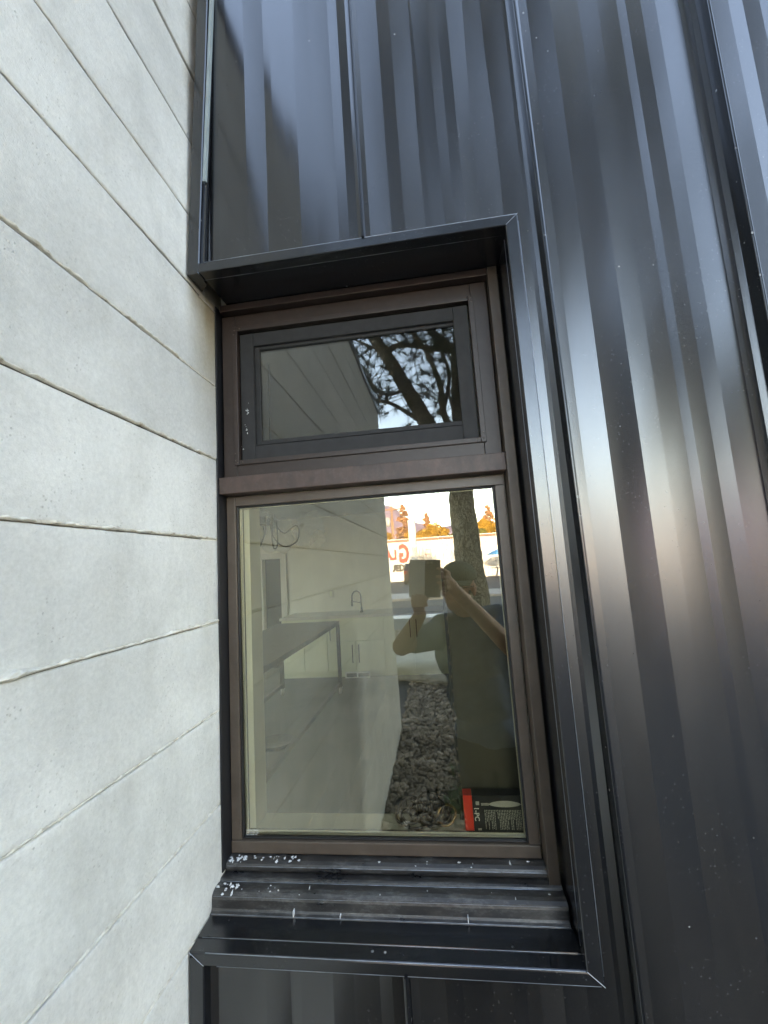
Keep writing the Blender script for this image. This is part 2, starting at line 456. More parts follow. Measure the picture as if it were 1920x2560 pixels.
def fin(z, amp, k):
    n = 420; vs = []; rows = 6
    for i in range(n + 1):
        y = wend(z) + (.815 - wend(z)) * i / n
        a = noise.noise(Vector((y * 9, k * 7.7, 0))); b = noise.noise(Vector((y * 40, k * 3.3, 5))); c = noise.noise(Vector((y * 110, k, 9)))
        h = max(.0008, abs(amp) * (.80 + .35 * a + .5 * b + .7 * c))
        wd = max(.0016, (.0020 if k <= 4 else .0036) + abs(amp) * (.36 + .3 * a + .5 * b + .5 * c))
        zz = z + .0012 * a + .0014 * b + .0012 * c
        if k == 8 and abs(y - .40) < .022: h += .007 * (1 - abs(y - .40) / .022); wd += .006 * (1 - abs(y - .40) / .022)
        if k == 7 and abs(y - .43) < .012: h *= .2
        for j in range(rows):
            t = j / (rows - 1); s = math.sin(t * math.pi)
            r = noise.noise(Vector((y * 160, t * 9, k * 2.1)))
            vs.append((WX - .0015 + h * (s ** .7) * (1 + .35 * r) * (1 if amp > 0 else -.3), y, zz + .0016 + wd * (t - .36) + .0006 * r))
    fs = [(i * rows + j, (i + 1) * rows + j, (i + 1) * rows + j + 1, i * rows + j + 1) for i in range(n) for j in range(rows - 1)]
    link_mesh('fin', vs, fs, 'fin_concrete', wall)
for k, z in enumerate(joints):
    a = fin_amp.get(k, .0035)
    if a > 0: fin(z, a, k)

# ================================================================== HOUSE SHELL (behind the cladding)
house = thing('house', 'dark metal clad house that carries the window and the cladding', 'house', (1.5, 4, -GZ))
HZ = 8.0                                        # unseen eaves, raised so the house shades the pines
shell = MB()
shell.box(-4.6, -.452, .765, .925, -GZ - .2, HZ)          # left of the opening
shell.box(.178, 5.2, .765, .925, -GZ - .2, HZ)
shell.box(5.2, 8.0, .765, .925, -GZ - .2, HZ)
shell.box(-.452, .178, .85, .925, .602, HZ)
shell.box(-.452, .178, .85, .925, -GZ - .2, -.566)
shell.build('wall', 'room_paint', house)
MB().box(-4.8, 8.2, .70, 9.2, HZ + .003, HZ + .28).build('roof', 'roof_felt', house)
MB().box(-4.6, 8.0, 8.8, 9.0, -GZ - .2, HZ).build('wall', 'dark_metal', house)
lw = MB(); lw.box(-4.6, -4.45, .93, 8.8, -GZ - .2, -1.5); lw.box(-4.6, -4.45, .93, 8.8, .80, HZ); lw.box(-4.6, -4.45, .93, 4.0, -1.5, .80); lw.box(-4.6, -4.45, 5.6, 8.8, -1.5, .80)  # unseen opening between these pieces, added to let light into the room
lw.build('wall', 'dark_metal', house)
rw = MB(); rw.box(7.85, 8.0, .93, 8.8, -GZ - .2, HZ)
rw.build('wall', 'dark_metal', house)

# ================================================================== METAL FACADE
PY = .735
fac = thing('metal_facade', 'dark blue black standing seam metal cladding around the window', 'cladding', (1.5, PY, -GZ))
def facets(x0, x1, seed):
    rnd = random.Random(seed); xs = [x0, x0 + .010]; ys = [PY - .006, PY - .001]; y = PY
    x = x0 + .010; sgn = 1; prev = 0
    pts = [(x0, PY - .004), (x0 + .012, PY)]
    x = x0 + .012; y = PY
    while x < x1 - .035:
        wd = rnd.choice((.016, .02, .026, .034, .042))
        wd = min(wd, x1 - .013 - x)
        lim = .0040
        a = rnd.uniform(-1, 1) * .125
        ny = y + a * wd
        if ny > PY + lim or ny < PY - lim: ny = y - a * wd
        x += wd; y = ny; pts.append((x, y))
    pts += [(x1 - .012, PY), (x1, PY - .004)]
    return pts
def panel(x0, x1, seed, ranges):
    pts = facets(x0, x1, seed); m = MB()
    for (a, b, z0, z1) in ranges:
        sub = []
        for i, p in enumerate(pts):
            if a - 1e-9 <= p[0] <= b + 1e-9: sub.append(p)
        def at(x):
            for p, q in zip(pts, pts[1:]):
                if p[0] <= x <= q[0]: return (x, p[1] + (q[1] - p[1]) * (x - p[0]) / (q[0] - p[0]))
        if not sub or sub[0][0] > a + 1e-6: sub.insert(0, at(a))
        if sub[-1][0] < b - 1e-6: sub.append(at(b))
        nz = max(2, int((z1 - z0) / .12))
        for (p, q) in zip(sub, sub[1:]):
            vs = []; fs = []
            for j in range(nz + 1):
                z = z0 + (z1 - z0) * j / nz
                for r in (p, q):
                    vs.append((r[0], r[1] + .0010 * noise.noise(Vector((r[0] * 3.1, z * 1.3, 4))), z))
            for j in range(nz): fs.append((2 * j, 2 * j + 1, 2 * j + 3, 2 * j + 2))
            # folded back edge gives the sheet its depth
            m.add(vs, fs)
        m.add([(a, PY + .004, z0), (b, PY + .004, z0), (b, PY + .004, z1), (a, PY + .004, z1)], [(0, 3, 2, 1)])
    return m.build('panel', 'dark_metal', fac)
ZT = 7.95; ZB = -GZ - .05
SEAMS = [-.091, .234, .563] + [.563 + .332 * i for i in range(1, 23)]
WIN_T, WIN_B = .6143, -.623
panel(-.4225, SEAMS[0], 3, [(-.4225, SEAMS[0], WIN_T - .012, ZT), (-.4225, SEAMS[0], ZB, WIN_B + .012)])
panel(SEAMS[0], SEAMS[1], 5, [(SEAMS[0], .180, WIN_T - .012, ZT), (.180, SEAMS[1], ZB, ZT), (SEAMS[0], .180, ZB, WIN_B + .012)])
for i in range(1, len(SEAMS) - 1):
    panel(SEAMS[i], SEAMS[i + 1], 11 + i * 3, [(SEAMS[i], SEAMS[i + 1], ZB, ZT)])
LEFT = [-.4225, -.648] + [-.648 - .329 * i for i in range(1, 13)]
panel(LEFT[1], LEFT[0], 90, [(LEFT[1], LEFT[0], TOP + .05, ZT)])
for i in range(1, len(LEFT) - 1): panel(LEFT[i + 1], LEFT[i], 91 + i, [(LEFT[i + 1], LEFT[i], ZB, ZT)])
def seam(x, z0, z1, lean=0):
    F_ = PY - .0295
    pr = [(x - .0030, PY + .001), (x - .0036, PY - .0018), (x - .0034, PY - .0028), (x - .0027, PY - .0032), (x - .0027, F_ + .0011), (x - .0020, F_ + .0002), (x - .0008, F_), (x - .0003, F_ + .0009),
          (x + .0003, F_ + .0009), (x + .0008, F_), (x + .0020, F_ + .0002), (x + .0027, F_ + .0011), (x + .0027, PY + .001)]
    q = MB().prism_z(pr, z0, z1); q.v = [(a - lean * c, b, c) for a, b, c in q.v]; q.build('seam', 'trim_metal', fac)
seam(SEAMS[0], WIN_T - .001, ZT); seam(SEAMS[0] - .004, ZB, WIN_B + .001)
seam(SEAMS[1] + .0018, ZB, ZT, .0056)
for x in SEAMS[2:]: seam(x, ZB, ZT)
seam(LEFT[0], TOP + .05, ZT); seam(LEFT[1], TOP + .05, ZT)
for x in LEFT[2:]: seam(x, ZB, ZT)
# trim along the concrete wall: leans away from it a little as it rises
def trim(z0, z1, s):
    def sh(x): return x
    fl = lambda z: .018 * max(0, z - .594) / .64
    m = MB(); L = 8
    pr = [(-.4475, .765), (-.4475, .7125), (-.4455, .7102), (-.4240, .7102), (-.4222, .7120), (-.4222, .733), (-.4250, .733), (-.4250, .745)]
    vs = []
    N = 12
    for i in range(N + 1):
        z = z0 + (z1 - z0) * i / N
        wob = .0012 * noise.noise(Vector((z * 6, 1, 1)))
        vs += [(x + (fl(z) + wob) * (1 if i else 0 if False else 1) * s, y + s * .012 * max(0, z - .594) / .64, z) for x, y in pr]
    fs = [(i * L + j, i * L + (j + 1) % L, (i + 1) * L + (j + 1) % L, (i + 1) * L + j) for i in range(N) for j in range(L)]
    fs += [tuple(range(L))[::-1], tuple(range(N * L, N * L + L))]
    m.add(vs, fs); return m.build('corner_trim', 'trim_metal', fac)
trim(.592, 1.45, 1); trim(ZB, -.612, 0)
def strip(x0, x1, y, z0, z1, dx, name, m_):
    q = MB(); q.add([(x0, y, z0), (x1, y, z0), (x1 + dx, y + .012, z1), (x0 + dx, y + .012, z1), (x0, y + .006, z0), (x1, y + .006, z0), (x1 + dx, y + .02, z1), (x0 + dx, y + .02, z1)],
          [(0, 1, 2, 3), (4, 7, 6, 5), (0, 4, 5, 1), (1, 5, 6, 2), (2, 6, 7, 3), (3, 7, 4, 0)])
    return q.build(name, m_, fac)
strip(-.4175, -.4140, .7180, .615, 1.35, .0215, 'trim_lip', 'trim_metal')
strip(-.4155, -.4085, .7160, .800, 1.35, .0175, 'edge_strip', 'pale_strip')

# ================================================================== WINDOW SURROUND FLASHING
sur = thing('window_flashing', 'folded black metal flashing framing the deep window opening', 'flashing', (-.14, .71, -.62))
hp = [(.733, .6143), (.7128, .6143), (.7112, .6137), (.7100, .6118), (.7100, .5952), (.7112, .5940), (.7345, .5943), (.7350, .5960), (.846, .5975), (.846, .6000), (.733, .6000)]
MB().prism_x(hp, -.4222, lambda y, z: .1702 + max(0, min(1, (z - .594) / .0203)) * .0228).build('head_flashing', 'trim_metal', sur)
jp = [(.1930, .733), (.1930, .7128), (.1924, .7112), (.1906, .7100), (.1712, .7100), (.1700, .7112), (.1705, .7345), (.1722, .7350), (.1735, .846), (.1765, .846), (.1765, .733)]
mt = lambda x, y: .5938 + max(0, min(1, (x - .1702) / .0228)) * .0203 if y < .734 else .5938
mb_ = lambda x, y: -.6038 - max(0, min(1, (x - .1702) / .0228)) * .0195 if y < .734 else -.606
MB().prism_z(jp, mb_, mt).build('jamb_flashing', 'trim_metal', sur)
bp = [(.733, -.6230), (.7115, -.6230), (.7100, -.6215), (.7100, -.6066), (.7106, -.6048), (.7126, -.6038), (.7360, -.6030), (.7366, -.6012), (.800, -.5985), (.800, -.6030), (.733, -.6100)]
MB().prism_x(bp, lambda y, z: -.4475 + max(0, min(1, (-.604 - z) / .019)) * .0255 if y < .734 else -.4475,
             lambda y, z: .1702 + max(0, min(1, (-.604 - z) / .0193)) * .0228 if y < .734 else .1706).build('base_flashing', 'trim_metal', sur)

def glint_line(p, q, r=.00055):  # thin pale strips painting highlights along the folds, bare metal at mitres
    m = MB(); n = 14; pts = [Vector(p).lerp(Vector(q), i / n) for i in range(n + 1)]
    m.tube(pts, [r * (.55 + .45 * abs(noise.noise(Vector((i * 1.7, p[0] * 9, p[2] * 7))) * 2)) for i in range(n + 1)], 6); return m.build('glint_edge', 'glint_metal', sur, True)
glint_line((-.41, .7114, .6141), (.1915, .7114, .6141), .0007); glint_line((.1930, .7100, .6143), (.1702, .7100, .5945), .0005)
glint_line((.1929, .7116, .60), (.1929, .7116, -.61), .0005); glint_line((-.43, .7345, .5945), (.166, .7345, .5945), .0004)
glint_line((.1703, .7346, .585), (.1703, .7346, -.59), .0004)
glint_line((-.42, .7108, -.6045), (.168, .7108, -.6045), .0008); glint_line((.1930, .7100, -.6232), (.1702, .7100, -.6040), .0007)
glint_line((-.4475, .7100, -.6040), (-.4222, .7100, -.6228), .0006); glint_line((-.44, .7363, -.6024), (.170, .7363, -.6024), .0005)
glint_line((-.40, .7105, -.6226), (.188, .7105, -.6226), .0004)
# ================================================================== WINDOW
win = thing('window', 'brown bronze framed two part window with small upper and large lower pane', 'window', (-.14, .86, -.57))
BV = .0012
def bar(name, m_, *b, parent=None, bev=BV): return MB().box(*b, bev).build(name, m_, parent or win)
# outer frame
bar('head_frame', 'bronze', -.4385, .1482, .820, .862, .5807, .5960)
bar('jamb_frame', 'gasket', -.4493, -.4462, .819, .862, -.560, .5960)
bar('jamb_frame', 'bronze_lit', .1494, .1685, .818, .862, -.5665, .5965)
# hopper
hop = bar('hopper_stile', 'bronze', -.4418, -.4115, .838, .866, .2040, .5788)
bar('hopper_stile', 'bronze', .1135, .1462, .838, .866, .2040, .5788)
bar('hopper_rail', 'bronze', -.4115 + .0004, .1131, .8383, .866, .5455, .5786)
bar('hopper_rail', 'bronze', -.4115 + .0004, .1131, .8383, .866, .2042, .2370)
def ring(name, m_, x0, x1, z0, z1, w_, y0, y1):
    bar(name, m_, x0, x0 + w_, y0, y1, z0, z1); bar(name, m_, x1 - w_, x1, y0, y1, z0, z1)
    bar(name, m_, x0 + w_ + .0003, x1 - w_ - .0003, y0 + .0003, y1, z1 - w_, z1 - .0003); bar(name, m_, x0 + w_ + .0003, x1 - w_ - .0003, y0 + .0003, y1, z0 + .0003, z0 + w_)
ring('stop', 'bronze', -.4163, .1180, .2313, .5495, .0108, .8335, .846)
ring('screen_frame', 'screen_frame', -.4040, .1052, .2440, .5365, .0305, .8460, .858)
# thin raised lip inside the screen frame
ring('screen_lip', 'screen_frame', -.3738, .0905 , .2752, .5108, .0012, .8452, .858)
ring('inner_frame', 'screen_frame', -.3725, .0892, .2765, .5095, .0105, .8535, .864)
MB().box(-.3650, .0800, .8580, .8620, .2835, .5030).build('hopper_pane', 'hopper_glass', win)
# stop pins
def pin(x, z, y=.8335):
    MB().lathe([(.0017, .0006), (.0015, -.0006), (.0006, -.0011)], (x, y, z), 8, 'y').build('pin', 'bronze_lit', win, True)
for x, z in ((-.4105, .5405), (-.3985, .5440), (-.4125, .531), (-.413, .257), (-.4125, .2415), (-.408, .2365), (-.397, .2375), (.1125, .5445), (.104, .5455), (.1135, .535), (.1125, .240), (.1005, .2365), (.1135, .2515)): pin(x, z)
# transom
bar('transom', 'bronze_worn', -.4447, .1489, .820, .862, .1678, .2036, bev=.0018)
# lower fixed frame
L0, L1, LZ0, LZ1 = -.4450, .1470, -.5445, .1655
bar('frame_stile', 'bronze_lit', L0, L0 + .0200, .852, .872, LZ0 + .0225, LZ1)
bar('frame_stile', 'bronze_lit', L1 - .0195, L1, .852, .872, LZ0 + .0225, LZ1 - .0208)
bar('frame_rail', 'bronze_lit', L0 + .0203, L1, .8518, .872, LZ1 - .0205, LZ1)
bar('frame_rail', 'bronze_lit', L0, L1 + .0005, .8495, .872, LZ0, LZ0 + .0222, bev=.0022)
# glazing gasket and spacer bars
gx0, gx1, gz0, gz1 = L0 + .0203, L1 - .0198, LZ0 + .0225, LZ1 - .0208
ring('gasket', 'gasket', gx0, gx1, gz0, gz1, .0030, .8560, .8632)
ring('spacer', 'spacer', gx0 + .0032, gx1 - .0032, gz0 + .0032, gz1 - .0032, .0022, .8652, .8685)
ring('spacer_edge', 'gasket', gx0 + .0090, gx1 - .0040, gz0 + .0105, gz1 - .0040, .0014, .8662, .8690)
MB().box(gx0 + .0005, gx1 - .0005, .8634, .8646, gz0 + .0005, gz1 - .0005).build('lower_pane', 'pane_glass', win)
# safety mark printed in the corner of the pane
m = MB()
for i, s in enumerate(('CAPITOL TEMPER', 'CPSC 16 CFR 1201', 'CAT II SGPI 1201')):
    v, f = text_geo(s, .0036, (gx0 + .0045, .8628, gz0 + .0105 - i * .0042), (.92, 0, 0), (0, 0, 1), .0002, 0, .00008); m.add(v, f)
m.build('safety_mark', 'white_print', win)
# sills: two stacked bull-nosed pieces
s1 = [(.866, -.5455), (.846, -.5462), (.8365, -.5472), (.8305, -.5500), (.8280, -.5545), (.8282, -.5590), (.8300, -.5625), (.8320, -.5645), (.866, -.5645)]
MB().prism_x(s1, -.4458, .1535, 1).build('sill', 'weathered_sill', win)
s2 = [(.866, -.5648), (.8175, -.5650), (.8140, -.5665), (.8125, -.5690), (.8095, -.5692), (.8080, -.5680), (.7960, -.5680), (.7895, -.5695), (.7850, -.5735), (.7835, -.5790), (.7832, -.5930), (.7815, -.5965), (.7765, -.5985), (.7755, -.6005), (.866, -.6005)]
MB().prism_x(s2, -.4490, .1690, 1).build('sill', 'weathered_sill', win)
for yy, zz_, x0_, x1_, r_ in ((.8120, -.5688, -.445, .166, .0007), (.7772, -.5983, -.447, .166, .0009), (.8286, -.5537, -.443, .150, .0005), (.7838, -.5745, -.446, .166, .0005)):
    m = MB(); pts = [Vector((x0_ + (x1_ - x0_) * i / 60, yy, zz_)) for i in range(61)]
    m.tube(pts, [r_ * (.25 + 1.1 * abs(noise.noise(Vector((i * .37, yy * 50, 3))))) for i in range(61)], 6); m.build('glint_edge', 'glint_metal', win, True)  # pale strips painting highlights along the sill edges
MB().box(-.4480, .1680, .8115, .8140, -.5722, -.5700).build('gap_shade', 'gasket', win)  # black bar painting the shade in the sill groove
# droppings: irregular flakes crusted on the sills
def flake(m, x, y, z, r, nrm, rnd):
    n_ = 9; c = Vector((x, y, z)); nv = Vector(nrm).normalized(); u = nv.cross(Vector((0, 0, 1)) if abs(nv.z) < .9 else Vector((0, 1, 0))).normalized(); w_ = nv.cross(u)
    st = rnd.uniform(.5, 1.5); ring_ = []
    for i in range(n_):
        a = 2 * math.pi * i / n_; q = r * rnd.uniform(.45, 1.15)
        ring_.append(c + u * math.cos(a) * q * st + w_ * math.sin(a) * q / st + nv * .0001)
    top = [c + (p - c) * .55 + nv * (.0006 + r * .12) for p in ring_]
    m.add([p[:] for p in ring_ + top], [(i, (i + 1) % n_, n_ + (i + 1) % n_, n_ + i) for i in range(n_)] + [tuple(range(n_, 2 * n_))])
rnd = random.Random(4); m = MB()
def spread(n, x0, x1, lev_, r0, r1):
    for _ in range(n):
        x = rnd.uniform(x0, x1)
        if lev_ == 1: y = rnd.uniform(.831, .846); z = -.5462 - max(0, (.838 - y)) * .42; nr = (0, -.35, 1)
        else:
            y = rnd.uniform(.786, .806); z = -.5682 - max(0, (.795 - y)) * .5; nr = (0, -.4, 1)
        flake(m, x, y, z + .0002, rnd.uniform(r0, r1), nr, rnd)
spread(22, -.442, -.405, 1, .0007, .0040); spread(6, -.405, -.36, 1, .0008, .0022); spread(13, -.355, -.300, 1, .0007, .0034); spread(9, -.30, .14, 1, .001, .0032)
spread(20, -.445, -.395, 2, .0007, .0040); spread(8, -.39, -.30, 2, .0007, .0034); spread(8, -.30, .15, 2, .0008, .0026)
stuff(m.build('dropping', 'dropping', win))
m = MB()
for x, z, h in ((-.2955, -.5975, .009), (-.212, -.5975, .004), (.005, -.5965, .008)): m.box(x, x + .0008 + .08 * h, .7755, .7830, z, z + h)
stuff(m.build('drip', 'dropping', win))
m = MB()
for (x, z, a, n_) in ((-.3905, .352, .9, 9), (-.392, .323, 1.0, 6), (-.402, .28, .6, 2)):
    for _ in range(n_): flake(m, x + rnd.gauss(0, .002), .8453, z + rnd.gauss(0, .010 * a), rnd.uniform(.0006, .0018), (0, -1, 0), rnd)
stuff(m.build('chipped_paint', 'dropping', win))

# ================================================================== ROOM BEHIND THE GLASS
FZ, CZ = -1.59, .85
struct(MB().box(-4.45, 7.85, .925, 8.8, FZ - .15, FZ).build('room_floor', 'room_floor'))
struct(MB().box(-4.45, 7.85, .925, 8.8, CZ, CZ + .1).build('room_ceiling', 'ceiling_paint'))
bk = MB(); DX0, DX1 = -2.90, -2.585
bk.box(-4.45, DX0, 6.75, 6.85, FZ, CZ); bk.box(DX1, 7.85, 6.75, 6.85, FZ, CZ); bk.box(DX0, DX1, 6.75, 6.85, .205, CZ)
struct(bk.build('room_wall', 'room_paint'))
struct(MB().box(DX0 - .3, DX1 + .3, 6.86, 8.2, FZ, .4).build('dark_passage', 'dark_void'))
# sloping bulkhead under the ceiling
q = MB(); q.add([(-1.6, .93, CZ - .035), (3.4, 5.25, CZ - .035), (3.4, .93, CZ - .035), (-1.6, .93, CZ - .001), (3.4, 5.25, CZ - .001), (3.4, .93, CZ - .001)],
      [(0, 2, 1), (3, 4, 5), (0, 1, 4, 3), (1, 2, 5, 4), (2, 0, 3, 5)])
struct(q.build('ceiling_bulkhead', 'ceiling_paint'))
# plastered window reveal and sill board
SZ = -.5140
rv = thing('window_reveal', 'pale plastered window reveal and sill board inside the glass', 'reveal', (-.14, .9, SZ))
MB().box(-.452, .178, .8725, .9285, SZ - .02, SZ).build('sill_board', 'drywall', rv)
MB().box(-.452, -.4035, .8728, .928, SZ + .0003, .60).build('side_reveal', 'drywall', rv)
MB().box(.150, .178, .8728, .928, SZ + .0003, .60).build('side_reveal', 'drywall', rv)
MB().box(-.4033, .1498, .8728, .928, .545, .60).build('head_reveal', 'drywall', rv)
MB().box(-.4033, .1498, .8728, .910, .176, .196).build('mid_rail', 'drywall', rv)
# door casing round the dark doorway
dc = thing('door_casing', 'pale casing round the dark doorway at the far end of the room', 'door frame', ((DX0 + DX1) / 2, 6.74, FZ))
MB().box(DX0 - .10, DX0, 6.72, 6.748, FZ, .30).build('casing', 'counter_white', dc)
MB().box(DX1, DX1 + .10, 6.72, 6.748, FZ, .30).build('casing', 'counter_white', dc)
MB().box(DX0 + .001, DX1 - .001, 6.722, 6.748, .205, .30).build('casing_head', 'counter_white', dc)
# kitchen cabinets with pale worktop
kc = thing('kitchen_cabinet', 'row of white kitchen cabinets, painted with green light, under a white worktop', 'cabinet', (-1.0, 6.4, FZ))
MB().box(-2.36, 1.6, 6.12, 6.74, FZ + .10, -.742).build('carcass', 'cabinet_green_cast', kc)
MB().box(-2.36, 1.6, 6.17, 6.73, FZ + .001, FZ + .099).build('plinth', 'cabinet_green_cast', kc)
MB().box(-2.38, 1.62, 6.08, 6.745, -.740, -.700, .004).build('worktop', 'counter_white', kc)
def door(x0, x1, z0, z1, hx, vert=True):
    d = MB().box(x0 + .004, x1 - .004, 6.100, 6.119, z0 + .004, z1 - .004, .002).build('cabinet_door', 'cabinet_green_cast', kc)
    h = MB()
    if vert: h.tube([(hx, 6.099, z1 - .30), (hx, 6.075, z1 - .30), (hx, 6.075, z1 - .06), (hx, 6.099, z1 - .06)], .006, 6)
    else: h.tube([(hx - .1, 6.099, (z0 + z1) / 2), (hx - .1, 6.075, (z0 + z1) / 2), (hx + .1, 6.075, (z0 + z1) / 2), (hx + .1, 6.099, (z0 + z1) / 2)], .006, 6)
    h.build('handle', 'black_steel', d)
lowz, drz, topz = FZ + .10, -1.067, -.745
door(-2.36, -2.02, lowz, topz, -2.07); door(-2.02, -1.67, lowz, topz, -1.97)
door(-1.67, -1.254, lowz, drz, -1.30); door(-1.254, -.827, lowz, drz, -1.205)
door(-1.67, -.827, drz, topz, -1.62)
for i in range(5): door(-.827 + .42 * i, -.407 + .42 * i, lowz, topz, -.78 + .42 * i if i % 2 else -.45 + .42 * i)
# faucet
fc = thing('faucet', 'tall dark gooseneck kitchen faucet on the worktop', 'faucet', (-1.19, 6.38, -.70))
MB().lathe([(.026, 0), (.026, .02), (.016, .03), (.016, .07)], (-1.19, 6.38, -.70), 12).build('base', 'black_steel', fc, True)
arc = [(-1.19, 6.38, -.63), (-1.19, 6.38, -.46)] + [(-1.255 + .065 * math.cos(t), 6.38 - .02 * (1 - math.cos(t)), -.46 + .085 * math.sin(t)) for t in np.linspace(.1, math.pi, 10)] + [(-1.322, 6.34, -.52)]
MB().tube(arc, .011, 8).build('neck', 'black_steel', fc, True)
MB().tube([(-1.322, 6.34, -.52), (-1.322, 6.34, -.60)], [.017, .015], 8).build('spray_head', 'black_steel', fc, True)
MB().tube([(-1.195, 6.38, -.555), (-1.29, 6.36, -.535), (-1.318, 6.345, -.53)], .005, 6).build('bracket', 'black_steel', fc, True)
# wall socket
sk = thing('wall_socket', 'small white socket plate on the kitchen wall beside the faucet', 'socket', (-1.75, 6.745, -.42))
MB().box(-1.79, -1.71, 6.738, 6.7485, -.48, -.36, .003).build('plate', 'counter_white', sk)
MB().box(-1.77, -1.73, 6.735, 6.738, -.46, -.38).build('insert', 'cabinet_green_cast', sk)
# vent grille in the plinth
vg = thing('vent_grille', 'white floor level vent grille with two dark openings', 'vent', (-1.245, 6.1, -1.535))
v = MB(); X0, X1, z0, z1 = -1.425, -1.065, -1.585, -1.495
v.box(X0, X1, 6.085, 6.098, z1 - .018, z1); v.box(X0, X1, 6.085, 6.098, z0, z0 + .018)
for x in (X0, (X0 + X1) / 2 - .01, X1 - .02): v.box(x, x + .02, 6.0852, 6.098, z0 + .018, z1 - .018)
v.build('frame', 'paint_white', vg)
MB().box(X0 + .02, X1 - .02, 6.094, 6.099, z0 + .018, z1 - .018).build('backing', 'dark_void', vg)
for i in range(4): MB().box(X0 + .02, X1 - .02, 6.087, 6.094, z0 + .024 + i * .011, z0 + .028 + i * .011).build('slat', 'black_steel', vg)
# steel framed worktable on castors
tb = thing('work_table', 'black steel framed worktable on white castors', 'table', (-1.7, 4.0, FZ))
TX0, TX1, TY0, TY1 = -2.12, -1.315, 2.55, 5.43
MB().box(TX0, TX1, TY0, TY1, -.735, -.690, .003).build('top', 'table_top', tb)
for x in (TX0 + .02, TX1 - .02):
    for y in (TY0 + .03, TY1 - .02):
        MB().box(x - .02, x + .02, y - .02, y + .02, FZ + .085, -.737).build('leg', 'black_steel', tb)
        c = MB().box(x - .022, x + .022, y - .022, y + .022, FZ + .070, FZ + .083).build('castor', 'zinc', tb)
        MB().lathe([(.028, -.012), (.031, -.008), (.031, .008), (.028, .012)], (x, y - .012, FZ + .033), 14, 'x').build('wheel', 'counter_white', c, True)
        for s_ in (-.018, .015): MB().box(x + s_, x + s_ + .003, y - .02, y + .01, FZ + .03, FZ + .07).build('fork', 'zinc', c)
    MB().box(x - .018, x + .018, TY0 + .052, TY1 - .042, FZ + .105, FZ + .145).build('rail', 'black_steel', tb)
dm = thing('floor_bowl', 'low round dark bowl on the floor under the table', 'bowl', (-1.59, 3.9, FZ))
MB().lathe([(.10, 0), (.15, .012), (.165, .045), (.158, .045), (.14, .02), (.01, .015)], (-1.59, 3.9, FZ + .001), 20).build('dish', 'black_steel', dm, True)
# hanging glass flower lamp
lp = thing('flower_lamp', 'hanging lamp of clear ruffled glass flowers with looping cables', 'lamp', (-.60, 1.5, .85))
def flower(c, r, tilt, seed):
    rn = random.Random(seed); n = 40; rows = 7; vs = []; fs = []
    M_ = Matrix.Rotation(tilt[0], 3, 'X') @ Matrix.Rotation(tilt[1], 3, 'Y')
    for i in range(rows):
        t = i / (rows - 1)
        for k in range(n):
            a = 2 * math.pi * k / n
            rr = r * (.12 + .88 * t) * (1 + .10 * t * math.sin(6 * a + seed)); h = r * .5 * t * t + r * .14 * t * math.sin(11 * a + seed * 2)
            p = M_ @ Vector((rr * math.cos(a), rr * math.sin(a), -h))
            vs.append((c[0] + p.x, c[1] + p.y, c[2] + p.z))
    for i in range(rows - 1):
        for k in range(n): fs.append((i * n + k, i * n + (k + 1) % n, (i + 1) * n + (k + 1) % n, (i + 1) * n + k))
    return link_mesh('glass_flower', vs, fs, 'flower_glass', lp, True)
flower((-.585, 1.5, .150), .075, (1.2, .4), 1); flower((-.495, 1.52, .165), .070, (1.35, -.3), 2); flower((-.635, 1.5, .225), .062, (.5, .5), 3)
flower((-.445, 1.5, .115), .040, (1.2, -.5), 4)
MB().tube([(-.60, 1.5, .85), (-.602, 1.5, .55), (-.60, 1.5, .24)], .003, 6).build('cord', 'black_steel', lp)
MB().box(-.665, -.62, 1.48, 1.52, .175, .205, .002).build('lamp_holder', 'dark_void', lp)
def loop(pts, r=.0028):
    P_ = [Vector(p) for p in pts]; out = []
    for i in range(len(P_) - 1):
        a, b = P_[i], P_[i + 1]; p0 = P_[i - 1] if i else a; p3 = P_[i + 2] if i + 2 < len(P_) else b
        for t in np.linspace(0, 1, 6, endpoint=False):
            out.append(.5 * ((2 * a) + (b - p0) * t + (2 * p0 - 5 * a + 4 * b - p3) * t * t + (3 * a - p0 - 3 * b + p3) * t ** 3))
    out.append(P_[-1]); MB().tube(out, r, 6).build('cable', 'black_steel', lp, True)
loop([(-.625, 1.5, .21), (-.63, 1.5, .15), (-.645, 1.5, .115), (-.655, 1.5, .10)])
loop([(-.60, 1.5, .21), (-.605, 1.5, .13), (-.595, 1.49, .085), (-.58, 1.49, .10), (-.585, 1.5, .19)])
loop([(-.615, 1.5, .2), (-.60, 1.5, .13), (-.56, 1.5, .09), (-.51, 1.5, .105), (-.50, 1.5, .15), (-.515, 1.5, .165), (-.555, 1.5, .14), (-.585, 1.5, .165)])
loop([(-.645, 1.5, .2), (-.635, 1.5, .14), (-.66, 1.5, .085), (-.672, 1.5, .085)])
